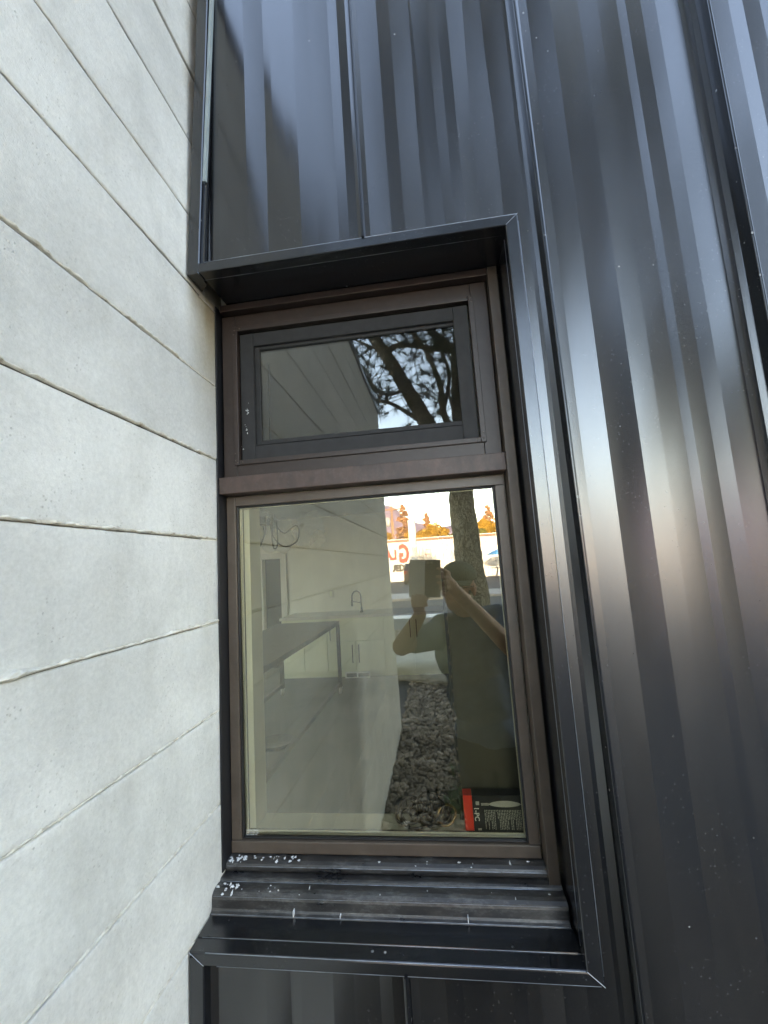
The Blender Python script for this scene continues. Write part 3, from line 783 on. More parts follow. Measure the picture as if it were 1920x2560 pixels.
# things standing on the sill
cb = thing('cable_coil', 'tangled coil of dark brown cable lying on the sill', 'cable', (-.06, .895, SZ))
rn = random.Random(12)
for i, (cx, cz, r, tl, rz) in enumerate(((-.098, .020, .021, .25, .3), (-.088, .024, .023, .6, -.4), (-.070, .017, .020, 1.0, .2), (-.052, .032, .026, .35, .5), (-.040, .020, .022, .8, -.3),
                                   (-.030, .016, .022, .2, .4), (-.020, .018, .019, .9, -.6), (-.062, .034, .016, .5, 1.2), (-.045, .012, .030, 1.35, .1), (-.080, .012, .028, 1.4, .4))):
    M_ = Matrix.Rotation(rz, 3, 'Z') @ Matrix.Rotation(math.pi / 2 - tl, 3, 'X')
    p = [Vector((cx, .893 + .006 * (i % 3), SZ + max(cz, r * math.cos(tl) + .003))) + M_ @ Vector((r * math.cos(a) * (1 + .15 * math.sin(2 * a + i)), r * math.sin(a), .002 * math.sin(3 * a))) for a in np.linspace(0, 2 * math.pi, 28, endpoint=False)]
    MB().tube(p, .0027, 6, closed=True).build('loop', 'brass' if i == 6 else 'cable_brown', cb, True)
bx = thing('tool_box', 'black printed cardboard box with a red end standing on the sill', 'box', (.08, .885, SZ))
BX0, BX1, BY0, BY1, BZ0, BZ1 = .0150, .1480, .8740, .8990, SZ + .0005, SZ + .0635
MB().box(.0318, BX1, BY0, BY1, BZ0, BZ1, .0006).build('carton', 'box_black', bx)
MB().box(BX0, .0315, BY0, BY1, BZ0, BZ1, .0006).build('red_end', 'box_red', bx)
FY = BY0 - .0003
v, f = text_geo('1-PC', .0125, (.0345, FY, BZ0 + .043), (0, 0, -1), (1, 0, 0), .0002, 0, .0002); MB().add(v, f).build('lettering', 'white_print', bx)
m = MB(); n_ = 22; lo = []; hi = []
kn = [(.062, .0475)] + [(.062 + .062 * t, .0475 + .0062 * math.sin(math.pi * min(1, t * 1.02)) ** .6) for t in np.linspace(.05, .97, 12)] + [(.124, .0475)] + [(.062 + .062 * t, .0475 - .0052 * math.sin(math.pi * min(1, t * 1.02)) ** .6) for t in np.linspace(.97, .05, 12)]
m.add([(x, FY, BZ0 + z) for x, z in kn] + [(x, FY + .0002, BZ0 + z) for x, z in kn], [tuple(range(len(kn)))] + [(i, (i + 1) % len(kn), len(kn) + (i + 1) % len(kn), len(kn) + i) for i in range(len(kn))])
m.box(.048, .0625, FY, FY + .0002, BZ0 + .0455, BZ0 + .0472); m.box(.048, .0625, FY, FY + .0002, BZ0 + .0482, BZ0 + .0495)
m.build('pictured_blade', 'print_grey', bx)
m = MB()
for i in range(26):
    x = .0535 + i * .0030; z = BZ0 + .0375
    while z > BZ0 + .0035:
        l = rn.uniform(.0015, .007); m.box(x, x + .0014, FY, FY + .0002, max(BZ0 + .003, z - l), z); z -= l + .0012
        if rn.random() < .06: break
stuff(m.build('fine_print', 'print_grey', bx))
m = MB()
m.box(.038, .0445, FY, FY + .0002, BZ0 + .046, BZ0 + .0525); m.build('printed_mark', 'print_grey', bx)
MB().box(.039, .0455, FY + .0001, FY + .0002, BZ0 + .0015, BZ0 + .005).build('printed_mark', 'print_grey', bx)
ob = thing('olive_board', 'tall olive board with a black slotted edge standing inside the window', 'board', (.08, .916, SZ))
MB().box(.0135, .1495, .9080, .9160, SZ + .001, .155, .001).build('board', 'olive_board', ob)
MB().box(.0065, .0132, .9070, .9160, SZ + .001, .155).build('slotted_edge', 'slot_black', ob)
m = MB()
for i in range(22):
    z = SZ + .05 + i * .028 + rn.uniform(-.004, .004)
    m.box(.0100, .0131, .9062, .9069, z, z + .006)
stuff(m.build('slot', 'bronze_lit', ob))

# ================================================================== GROUND AND STREET
G0 = -GZ
def sheet(name, m_, x0, x1, y0, y1, z):
    return struct(MB().add([(x0, y0, z), (x1, y0, z), (x1, y1, z), (x0, y1, z)], [(0, 1, 2, 3)]).build(name, m_))
sheet('ground', 'dry_ground', -2500, 2500, -2500, 2500, G0 - .03)
sheet('garden_bed', 'soil', -8, 10, -8.3, .70, G0 - .012)
struct(MB().box(-60, 60, -12.0, -8.3, G0 - .2, G0 + .0).build('near_lane', 'asphalt'))
struct(MB().box(-60, 60, -11.05, -10.25, G0, G0 + .006).build('lane_marking', 'paint_white'))
struct(MB().box(-60, 60, -15.7, -12.0, G0 - .2, G0 + .0).build('road', 'asphalt'))
struct(MB().box(-60, 60, -18.6, -15.7, G0 - .2, G0 + .10).build('pavement', 'pavement'))
struct(MB().box(3.1, 60, -15.72, -15.5, G0 - .2, G0 + .105).build('yellow_kerb', 'kerb_yellow'))
struct(MB().box(-60, 60, -33.3, -18.6, G0 - .2, G0 + .06).build('car_park', 'asphalt_lot'))
# pebbles of the bed
def icos():
    bm = bmesh.new(); bmesh.ops.create_icosphere(bm, subdivisions=1, radius=1)
    v = np.array([p.co[:] for p in bm.verts]); f = np.array([[q.index for q in p.verts] for p in bm.faces]); bm.free(); return v, f
IV, IF = icos()
def pebbles(n, x0, x1, y0, y1, r0, r1, seed):
    rg = np.random.default_rng(seed); V = []; F = []
    for i in range(n):
        x, y = rg.uniform(x0, x1), rg.uniform(y0, y1)
        s = rg.uniform(r0, r1) * np.array([1, rg.uniform(.65, 1), rg.uniform(.5, .8)])
        a = rg.uniform(0, 6.28); c, sn = math.cos(a), math.sin(a)
        p = IV * (1 + rg.uniform(-.12, .12, (len(IV), 1))) * s
        p = np.stack([p[:, 0] * c - p[:, 1] * sn, p[:, 0] * sn + p[:, 1] * c, p[:, 2]], 1)
        V.append(p + np.array([x, y, G0 + s[2] * rg.uniform(.1, .9)])); F.append(IF + i * len(IV))
    o = link_mesh('gravel', np.concatenate(V), np.concatenate(F), 'gravel', None, True)
    tag(o, 'bed of rounded river pebbles along the foot of the walls', 'gravel', None, 'stuff'); return o
pebbles(17000, -.46, 1.2, -4.9, .60, .010, .024, 2)
o = pebbles(2600, -1.6, 3.0, -8.2, -4.9, .03, .06, 5); o['label'] = 'paler strip of coarse gravel between the boulder and the street'
# flat boulder
bd = bmesh.new(); bmesh.ops.create_icosphere(bd, subdivisions=4, radius=1)
for p in bd.verts:
    q = p.co.copy(); n_ = noise.noise(q * 1.6) * .18 + noise.noise(q * 5) * .05
    q = q * (1 + n_); q.z = max(-.6, min(q.z, .55 + .08 * n_)); q.x = max(-.85, min(.85, q.x))
    p.co = (.05 + q.x * 1.0, -4.55 + q.y * .75, G0 + .10 + q.z * .30)
tag(MB().bm(bd).build('boulder', 'boulder', None, True, (.05, -4.55, G0)), 'broad flat topped grey boulder lying at the end of the pebble bed', 'boulder')
# weeds among the pebbles
def weed(x, y, n, h, label, seed):
    rn = random.Random(seed); m = MB()
    for i in range(n):
        a = rn.uniform(0, 6.28); l = h * rn.uniform(.5, 1.1); lean = rn.uniform(.2, .9); w_ = rn.uniform(.004, .009)
        bx_, by_ = x + rn.gauss(0, .035), y + rn.gauss(0, .045); d = Vector((math.cos(a), math.sin(a), 0)); s = Vector((-d.y, d.x, 0)) * w_
        p0 = Vector((bx_, by_, G0)); p1 = p0 + d * l * lean * .4 + Vector((0, 0, l * .6)); p2 = p0 + d * l * lean + Vector((0, 0, l * .8))
        m.add([p0 - s, p0 + s, p1 + s, p1 - s, p2], [(0, 1, 2, 3), (3, 2, 4)])
    tag(m.build('weed_clump', 'weed', None, False, (x, y, G0)), label, 'weeds', 'weeds in the pebble bed')
weed(.13, -1.45, 120, .17, 'larger clump of green weeds growing out of the pebbles', 3)
weed(.02, -1.15, 140, .10, 'smaller low clump of weeds nearer the window', 4)

# ================================================================== PINE TREE over the forecourt
pine = thing('pine_tree', 'tall rough barked pine tree standing behind the photographer', 'tree', (.42, -3.28, G0))
TY = -3.28
def bend(pts, n=5):
    P_ = [Vector(p) for p in pts]; out = []
    for i in range(len(P_) - 1):
        a, b = P_[i], P_[i + 1]; p0 = P_[i - 1] if i else a * 2 - b; p3 = P_[i + 2] if i + 2 < len(P_) else b * 2 - a
        for t in np.linspace(0, 1, n, endpoint=False):
            out.append(.5 * ((2 * a) + (b - p0) * t + (2 * p0 - 5 * a + 4 * b - p3) * t * t + (3 * a - p0 - 3 * b + p3) * t ** 3))
    out.append(P_[-1]); return out
def rough_tube(name, pts, r0, r1, seg, amp, m_='bark', parent=pine):
    n = len(pts); m = MB(); m.tube(pts, [r0 + (r1 - r0) * i / (n - 1) for i in range(n)], seg, True)
    for i in range(n):
        c = pts[i]
        for k in range(seg):
            p = Vector(m.v[i * seg + k]); d = p - c
            m.v[i * seg + k] = tuple(c + d * (1 + amp * noise.noise(Vector((p.x * 9, p.y * 9, p.z * 3))) + amp * .6 * noise.noise(p * 24)))
    return m.build(name, m_, parent, True)
trunk = bend([(.45, TY, G0 - .1), (.405, TY, -.6), (.365, TY, .1), (.355, TY, .8), (.43, TY, 1.5), (.455, TY - .05, 2.15), (.58, TY - .1, 3.4), (.6, TY - .1, 5.2), (.62, TY, 7.6), (.6, TY, 9.6)], 14)
rough_tube('trunk', trunk, .185, .05, 34, .13)
limbs = []
def limb(pts, r0, r1, seg=10):
    b = bend(pts, 6); rough_tube('limb', b, r0, r1, seg, .14); limbs.append((b, r0)); return b
limb([(.36, TY, .95), (.14, TY + .02, 1.38), (-.02, TY + .04, 1.75), (-.38, TY + .08, 2.49), (-.66, TY + .1, 3.0), (-1.1, TY + .2, 3.8), (-1.5, TY + .3, 5.0)], .13, .03, 16)
limb([(.02, TY, 1.66), (-.22, TY + .05, 1.83), (-.48, TY + .1, 1.98), (-.85, TY + .15, 2.0)], .035, .012)
limb([(-.18, TY + .1, 2.12), (-.45, TY + .15, 2.05), (-.7, TY + .2, 2.18)], .026, .008)
limb([(.38, TY, 1.35), (.22, TY + .1, 1.75), (.20, TY + .15, 2.1), (.05, TY + .2, 2.55), (-.2, TY + .3, 2.95), (-.4, TY + .5, 3.5)], .045, .012)
limb([(.22, TY + .1, 1.8), (.32, TY + .15, 2.2), (.22, TY + .2, 2.6), (.1, TY + .2, 3.1)], .028, .01)
limb([(.50, TY, 2.5), (.2, TY + .12, 2.75), (-.1, TY + .2, 3.05), (-.5, TY + .4, 3.2)], .055, .015)
limb([(.40, TY, 1.6), (.30, TY + .2, 1.95), (.37, TY + .25, 2.3)], .022, .008)
rl = random.Random(21)
for i in range(40):
    z = 2.4 + i * .175; a = rl.uniform(0, 6.28) if i % 3 else rl.uniform(.6, 2.5); l = rl.uniform(1.3, 2.9) * (1 - .05 * max(0, i - 12))
    b0 = Vector((.56, TY - .08, z)); d = Vector((math.cos(a), math.sin(a), 0))
    p1 = b0 + d * l * .35 + Vector((rl.uniform(-.2, .2), rl.uniform(-.2, .2), .25)); p2 = b0 + d * l * .7 + Vector((rl.uniform(-.3, .3), rl.uniform(-.3, .3), .35)); p3 = b0 + d * l + Vector((0, 0, rl.uniform(.1, .7)))
    limb([b0, p1, p2, p3], .05 * rl.uniform(.7, 1.2), .010, 8)
# twigs with needle brushes
NV = []; NF = []; tw = MB(); rt = random.Random(33)
def brush(c, d, r):
    d = d.normalized(); u = d.orthogonal().normalized(); w_ = d.cross(u)
    for i in range(44):
        a = rt.uniform(0, 6.28); e = rt.uniform(.25, 1.25)
        v_ = (d * math.cos(e) + (u * math.cos(a) + w_ * math.sin(a)) * math.sin(e)); l = r * rt.uniform(.75, 1.15)
        s = v_.orthogonal().normalized() * .0022; s = Matrix.Rotation(rt.uniform(0, 3.1), 3, v_) @ s
        p = c - d * rt.uniform(0, .05); k = len(NV)
        NV.extend([tuple(p - s), tuple(p + s), tuple(p + v_ * l)]); NF.append((k, k + 1, k + 2))
for b, r0 in limbs:
    n = len(b)
    for i in range(2, n):
        t = i / n
        if rt.random() > (.35 + .65 * t) * (1.0 if r0 < .1 else .55): continue
        for _ in range(3 if t > .5 else 2):
            d = Vector((rt.gauss(0, 1), rt.gauss(0, 1), rt.gauss(.15, .8))).normalized(); l = rt.uniform(.14, .48)
            mid = b[i] + d * l * .5 + Vector((rt.gauss(0, .03), rt.gauss(0, .03), rt.gauss(.02, .03))); e = b[i] + d * l + Vector((0, 0, .05))
            tw.tube([b[i], mid, e], [.007, .005, .003], 4, False)
            brush(e, e - mid, .15)
            if rt.random() < .6: brush(mid, (d + Vector((rt.gauss(0, .6), rt.gauss(0, .6), rt.gauss(0, .6)))), .13)
            if rt.random() < .5:
                e2 = e + Vector((rt.gauss(0, .15), rt.gauss(0, .15), rt.gauss(.05, .12))); tw.tube([mid, e2], [.005, .003], 4, False); brush(e2, e2 - mid, .14)
rc = random.Random(55)
for b, r0 in limbs[7:]:  # extra needle clumps, added to darken the sky mirrored in the cladding
    for t in (.55, .8, 1.0):
        if rc.random() < .60: continue
        c = b[min(len(b) - 1, int(t * (len(b) - 1)))] + Vector((rc.gauss(0, .12), rc.gauss(0, .12), rc.gauss(.05, .08))); sp = rc.uniform(.20, .34)
        if c.z < 3.2: continue
        for _ in range(260):
            p = c + Vector((rc.gauss(0, sp), rc.gauss(0, sp), rc.gauss(0, sp * .55))); v_ = Vector((rc.gauss(0, 1), rc.gauss(0, 1), rc.gauss(.2, 1))).normalized(); q = v_.orthogonal().normalized() * .010; k = len(NV)
            NV.extend([tuple(p - q), tuple(p + q), tuple(p + v_ * rc.uniform(.14, .22))]); NF.append((k, k + 1, k + 2))
stuff(tw.build('twig', 'bark', pine)); stuff(link_mesh('needle', NV, NF, 'needle', pine))

# two unseen pine copies, added to darken the sky mirrored in the cladding
def copy_thing(src, loc, rz, label):
    c = src.copy(); COL.objects.link(c); c.location = (loc[0], loc[1], loc[2] + GZ); c.rotation_euler = (0, 0, rz); c['label'] = label; c['group'] = 'pine on the forecourt and its added copies'
    for ch in list(src.children):
        d = ch.copy(); COL.objects.link(d); d.parent = c
    return c
pine['group'] = 'pine on the forecourt and its added copies'
copy_thing(pine, (3.5, -5.0, G0), 2.2, 'second pine, added unseen on the open side to darken the cladding')
copy_thing(pine, (-4.2, -5.6, G0), 4.1, 'third pine, added unseen behind the concrete wall to darken the cladding')

# ================================================================== ACROSS THE STREET
bl = thing('white_building', 'long white metal sided building with red lettering across the street', 'building', (0, -40, G0))
BY = -33.28
m = MB(); pr = [(-16, BY - 14), (-16, BY)]; x = -16
while x < 19:
    pr += [(x + .22, BY), (x + .25, BY + .03), (x + .29, BY + .03), (x + .32, BY)]; x += .32
pr += [(x, BY - 14)]
m.prism_z(pr, G0 - .1, 1.80); m.build('siding', 'siding', bl)
MB().box(-16.2, x + .2, BY - 14.2, BY + .12, 1.803, 1.95).build('roof_edge', 'fascia', bl)
MB().box(-16.1, x + .1, BY - 14.1, BY + .05, 1.953, 2.02).build('roof', 'siding', bl)
def sign(name, s, size, xl, z, m_, bold=.02, dep=.03, y=BY + .05, wx=1):
    v, f = text_geo(s, size, (xl, y, z), (-wx, 0, 0), (0, 0, 1), dep, 0, bold); return MB().add(v, f).build(name, m_, bl)
sign('sign_letter', 'G', 2.05, -2.22, .10, 'sign_black', .075, .02, BY + .04, .60)
sign('sign_letter', 'G', 2.0, -2.25, .12, 'sign_red', .06, .04, BY + .05, .60)
sign('sign_letter', 'L', 1.05, -3.30, .38, 'sign_red', .05, .04, BY + .05, .72); sign('sign_letter', 'A', 1.05, -3.72, .38, 'sign_red', .05, .04, BY + .05, .72)
sign('sign_lettering', 'POKER', .72, -1.75, -.62, 'sign_black', .045, .03, BY + .05, .86)
# bowling pin and ball emblem
m = MB(); pf = [(0, .0), (.10, 0), (.155, .12), (.20, .34), (.19, .52), (.12, .72), (.085, .82), (.085, .9), (.11, .98), (.105, 1.06), (.06, 1.11), (0, 1.12)]
out = pf + [(-a, b) for a, b in pf[::-1]]
def plate(o_, c, y0, y1, s=1):
    L = len(o_); return MB().add([(c[0] + a * s, y1, c[1] + b * s) for a, b in o_] + [(c[0] + a * s, y0, c[1] + b * s) for a, b in o_], [tuple(range(L)), tuple(range(2 * L - 1, L - 1, -1))] + [(i, (i + 1) % L, L + (i + 1) % L, L + i) for i in range(L)])
plate([(a * 1.13, (b - .56) * 1.04 + .56) for a, b in out], (-.66, .32), BY + .032, BY + .045).build('pin_outline', 'sign_black', bl)
plate(out, (-.66, .32), BY + .046, BY + .06).build('bowling_pin', 'siding', bl)
MB().box(-.86, -.46, BY + .061, BY + .066, .58, .66).build('pin_band', 'sign_red', bl)
MB().box(-.83, -.49, BY + .061, BY + .066, .98, 1.03).build('pin_band', 'sign_red', bl)
cir = [(math.cos(t) * .42, math.sin(t) * .42) for t in np.linspace(0, 2 * math.pi, 28, endpoint=False)]
plate([(a * 1.08, b * 1.08) for a, b in cir], (-1.45, .02), BY + .032, BY + .045).build('ball_outline', 'sign_black', bl)
plate(cir, (-1.45, .02), BY + .046, BY + .06).build('bowling_ball', 'transformer', bl)
MB().box(-2.00, -1.60, BY + .03, BY + .22, 1.12, 1.34).build('wall_lamp', 'transformer', bl)
MB().box(-2.1, -1.9, BY + .2, BY + .21, 0, .01).build('conduit', 'transformer', bl)
# tall white pylon by the pavement
py = thing('sign_pylon', 'tall plain white pylon standing on the car park across the street', 'pylon', (-1.43, -25.0, G0))
MB().box(-1.66, -1.20, -25.2, -24.9, G0 + .25, 2.72, .02).build('column', 'paint_white', py)
MB().box(-1.80, -1.06, -25.35, -24.75, G0 + .05, G0 + .25, .02).build('base', 'pavement', py)
# utility pole
up = thing('utility_pole', 'brown wooden utility pole with a grey transformer', 'pole', (-4.05, -38.6, G0))
MB().tube([(-4.05, -38.6, G0 - .3), (-4.0, -38.6, 5.6)], [.17, .12], 10).build('post', 'wood_pole', up, True)
MB().tube([(-4.42, -38.6, 3.6), (-4.42, -38.6, 4.5)], .24, 12).build('transformer', 'transformer', up, True)
MB().box(-5.0, -3.1, -38.55, -38.45, 5.2, 5.32).build('crossarm', 'wood_pole', up)
wr = [(-4.9 + i * 2.4, -38.5 - .02 * i, 5.33 - .9 * (1 - ((i - 5) / 5) ** 2)) for i in range(11)]
MB().tube(wr, .014, 4).build('wire', 'sign_black', up)
MB().tube([(p[0], p[1], p[2] - 2.3) for p in wr], .014, 4).build('wire', 'sign_black', up)
# trees behind the building
def crown(n, fn, m_, parent, seed, size):
    rg = random.Random(seed); V = []; F = []
    for i in range(n):
        p = fn(rg); a = Vector((rg.gauss(0, 1), rg.gauss(0, 1), rg.gauss(0, 1))).normalized(); b = a.orthogonal().normalized(); s = size * rg.uniform(.5, 1.3)
        k = len(V); V += [tuple(p - a * s), tuple(p + b * s * .6), tuple(p + a * s), tuple(p - b * s * .6)]; F.append((k, k + 1, k + 2, k + 3))
    return stuff(link_mesh('crown', V, F, m_, parent))
def conifer(x, y, h, r, label, seed):
    t = thing('conifer_tree', label, 'tree', (x, y, G0), 'trees behind the white building')
    MB().tube([(x, y, G0), (x, y, G0 + h * .96)], [.2, .03], 8).build('trunk', 'bark', t)
    rg0 = random.Random(seed); br = []
    for i in range(110):
        u = rg0.random() ** 1.25; br.append((u, rg0.uniform(0, 6.28), r * (1 - u) ** .85 * rg0.uniform(.65, 1.1) + .06))
    def fn(rg):
        u, a, l = rg.choice(br); s = rg.random() ** .5; q = l * s
        return Vector((x + math.cos(a) * q + rg.gauss(0, .06), y + math.sin(a) * q + rg.gauss(0, .06), G0 + h * (.16 + .84 * u) - q * .28 + rg.gauss(0, .07)))
    crown(6500, fn, 'conifer_leaf', t, seed, .17)
def broad(x, y, h, r, label, seed, m_='autumn_leaf'):
    r *= 1.3
    t = thing('autumn_tree', label, 'tree', (x, y, G0), 'trees behind the white building')
    MB().tube([(x, y, G0), (x + .1, y, G0 + h * .5), (x - .05, y, G0 + h * .8)], [.18, .12, .04], 8).build('trunk', 'bark', t)
    for k in range(4):
        a = k * 1.6 + seed; MB().tube([(x + .08, y, G0 + h * .4), (x + math.cos(a) * r * .6, y + math.sin(a) * r * .6, G0 + h * .72)], [.08, .03], 6).build('limb', 'bark', t)
    rg0 = random.Random(seed); bl_ = [(rg0.gauss(0, .45) * r, rg0.gauss(0, .45) * r, rg0.uniform(.38, .9), rg0.uniform(.28, .5) * r) for _ in range(16)]
    def fn(rg):
        bx_, by_, bz, br_ = rg.choice(bl_); d = Vector((rg.gauss(0, 1), rg.gauss(0, 1), rg.gauss(0, 1))).normalized() * br_ * rg.random() ** .4
        return Vector((x + bx_, y + by_, G0 + h * bz)) + Vector((d.x, d.y, d.z * .8))
    crown(5600, fn, m_, t, seed, .18)
conifer(-4.35, -58, 9.9, 3.3, 'taller dark conifer to the pole side behind the building', 1)
conifer(-1.05, -59, 8.4, 2.7, 'shorter dark conifer above the middle of the building', 2)
conifer(7.9, -60, 9.2, 3.0, 'conifer behind the orange tree at the umbrella end', 3)
broad(-2.3, -52, 5.6, 1.7, 'round orange tree in front of the taller conifer', 4)
broad(-.2, -53, 6.3, 1.8, 'broad orange tree below the shorter conifer', 5)
broad(1.7, -54, 5.4, 1.5, 'low tree half turned orange beside the pine trunk', 6, 'autumn_green')
broad(6.4, -52, 6.8, 1.6, 'bright yellow orange tree at the umbrella end of the building', 7)
broad(5.2, -50, 5.2, 1.2, 'small green leaved tree under the yellow orange one', 8, 'autumn_green')
broad(8.6, -54, 6.2, 1.6, 'farthest orange tree beyond the umbrella', 9)
broad(-7.2, -53, 5.8, 1.8, 'orange tree hidden behind the end of the concrete wall', 10)
# far mountain
N = 160; vs = []; fs = []
for i in range(N + 1):
    x = -900 + 2000 * i / N
    hh = 92 + 74 * math.exp(-((x + 128) / 68) ** 2) + 45 * math.exp(-((x - 800) / 300) ** 2) + 60 * math.exp(-((x + 600) / 200) ** 2)
    hh += 6 * noise.noise(Vector((x * .02, 0, 1))) + 3 * noise.noise(Vector((x * .07, 0, 2)))
    for j in range(7):
        t = j / 6; y = -760 - 420 * t
        vs.append((x * (1 + .1 * t), y + 14 * noise.noise(Vector((x * .03, t * 3, 3))), G0 - 2 + hh * math.sin(min(1, t * 1.15) * math.pi / 2) * (1 + .08 * noise.noise(Vector((x * .03, t * 4, 7))))))
for i in range(N):
    for j in range(6): fs.append((i * 7 + j, (i + 1) * 7 + j, (i + 1) * 7 + j + 1, i * 7 + j + 1))
struct(link_mesh('mountain', vs, fs, 'mountain_haze', None, True))
# parked car
cr = thing('parked_car', 'dark estate car parked facing the white building', 'car', (-1.55, -29.4, G0 + .06))
cy0 = G0 + .06
body = [(-2.0, .28), (-2.02, .62), (-1.95, .95), (-1.0, 1.02), (-.45, 1.42), (1.35, 1.46), (1.85, 1.05), (2.02, .9), (2.03, .3)]
def car_section(x): return x
L = len(body); xs_ = [(-.80, .93), (-.74, 1.0), (.74, 1.0), (.80, .93)]
m = MB(); vs = []
for xx, s in xs_:
    vs += [(-1.55 + xx * (1 if b < 1.1 else .84), -29.4 + a * s, cy0 + (b if b < .5 else .3 + (b - .3) * (.97 if s < 1 else 1))) for a, b in body]
fs = [(i * L + j, i * L + (j + 1) % L, (i + 1) * L + (j + 1) % L, (i + 1) * L + j) for i in range(3) for j in range(L)] + [tuple(range(L))[::-1], tuple(range(3 * L, 4 * L))]
m.add(vs, fs).build('body', 'car_paint', cr)
MB().add([(-1.55 - .58, -29.4 + 1.42, cy0 + 1.40), (-1.55 + .58, -29.4 + 1.42, cy0 + 1.40), (-1.55 + .66, -29.4 + 1.83, cy0 + 1.08), (-1.55 - .66, -29.4 + 1.83, cy0 + 1.08),
          (-1.55 - .58, -29.4 + 1.36, cy0 + 1.38), (-1.55 + .58, -29.4 + 1.36, cy0 + 1.38), (-1.55 + .66, -29.4 + 1.78, cy0 + 1.06), (-1.55 - .66, -29.4 + 1.78, cy0 + 1.06)], [(0, 3, 2, 1), (4, 5, 6, 7), (0, 1, 5, 4), (1, 2, 6, 5), (2, 3, 7, 6), (3, 0, 4, 7)]).build('rear_window', 'car_glass', cr)
for s in (-1, 1):
    MB().box(-1.55 + s * .70, -1.55 + s * .697, -29.95, -28.2, cy0 + 1.06, cy0 + 1.36).build('side_window', 'car_glass', cr)
    MB().box(-1.55 + s * .56, -1.55 + s * .78, -27.41, -27.35, cy0 + .72, cy0 + .96, .01).build('tail_light', 'tail_light', cr)
    for yy in (-30.75, -28.1):
        wq = MB().lathe([(.22, -.1), (.33, -.09), (.34, -.05), (.34, .05), (.33, .09), (.22, .1)], (-1.55 + s * .74, yy, cy0 + .34), 18, 'x').build('wheel', 'tyre', cr, True)
        MB().lathe([(.05, -.105), (.21, -.102), (.21, .102), (.05, .105)], (-1.55 + s * .74, yy, cy0 + .34), 14, 'x').build('rim', 'rim_metal', wq)
MB().box(-1.80, -1.30, -27.38, -27.34, cy0 + .58, cy0 + .70).build('number_plate', 'paint_white', cr)
# blue umbrella with bicycles-like clutter: table and stools
um = thing('patio_umbrella', 'blue patio umbrella standing in front of the white wall', 'umbrella', (4.9, -31.2, G0 + .06))
MB().lathe([(1.05, 0), (1.0, .06), (.5, .32), (.03, .46)], (4.9, -31.2, .22), 8).build('canopy', 'umbrella_blue', um)
MB().tube([(4.9, -31.2, G0 + .06), (4.9, -31.2, .62)], .03, 8).build('pole', 'wood_pole', um)
tbl = thing('patio_table', 'small dark patio table under the blue umbrella', 'table', (4.55, -30.6, G0 + .06))
MB().lathe([(.48, 0), (.5, .02), (.48, .04)], (4.55, -30.6, G0 + .76), 16).build('top', 'black_steel', tbl)
for k in range(3):
    a = k * 2.09; MB().tube([(4.55 + .1 * math.cos(a), -30.6 + .1 * math.sin(a), G0 + .76), (4.55 + .4 * math.cos(a), -30.6 + .4 * math.sin(a), G0 + .06)], .025, 6).build('leg', 'black_steel', tbl)

# unseen leafy trees, added to darken patches of the cladding's reflection
def added_tree(x, y, h, r, label, seed):
    t = thing('added_tree', label, 'tree', (x, y, G0), 'added leafy trees darkening the cladding reflections')
    MB().tube([(x, y, G0), (x + .05, y, G0 + h * .35), (x, y, G0 + h * .8)], [.17, .13, .04], 10).build('trunk', 'bark', t)
    for k in range(5):
        a = k * 1.26 + seed; MB().tube([(x + .04, y, G0 + h * (.3 + .05 * k)), (x + math.cos(a) * r * .6, y + math.sin(a) * r * .6, G0 + h * .7)], [.07, .025], 6).build('limb', 'bark', t)
    rg0 = random.Random(seed); bl_ = [(rg0.gauss(0, .42) * r, rg0.gauss(0, .42) * r, rg0.uniform(.36, .92), rg0.uniform(.22, .42) * r) for _ in range(18)]
    def fn(rg):
        bx_, by_, bz, br_ = rg.choice(bl_); d = Vector((rg.gauss(0, 1), rg.gauss(0, 1), rg.gauss(0, 1))).normalized() * br_ * rg.random() ** .4
        return Vector((x + bx_, y + by_, G0 + h * bz)) + Vector((d.x, d.y, d.z * .8))
    crown(5200, fn, 'needle', t, seed, .11)
added_tree(4.6, -6.6, 6.2, 1.7, 'nearer added tree by the kerb, darkening the right hand cladding', 31)
added_tree(9.4, -7.4, 7.2, 2.2, 'broad added tree farther along the kerb, darkening the cladding', 32)
added_tree(14.5, -7.2, 6.6, 2.2, 'last added tree of the kerb row, away from the window', 33)

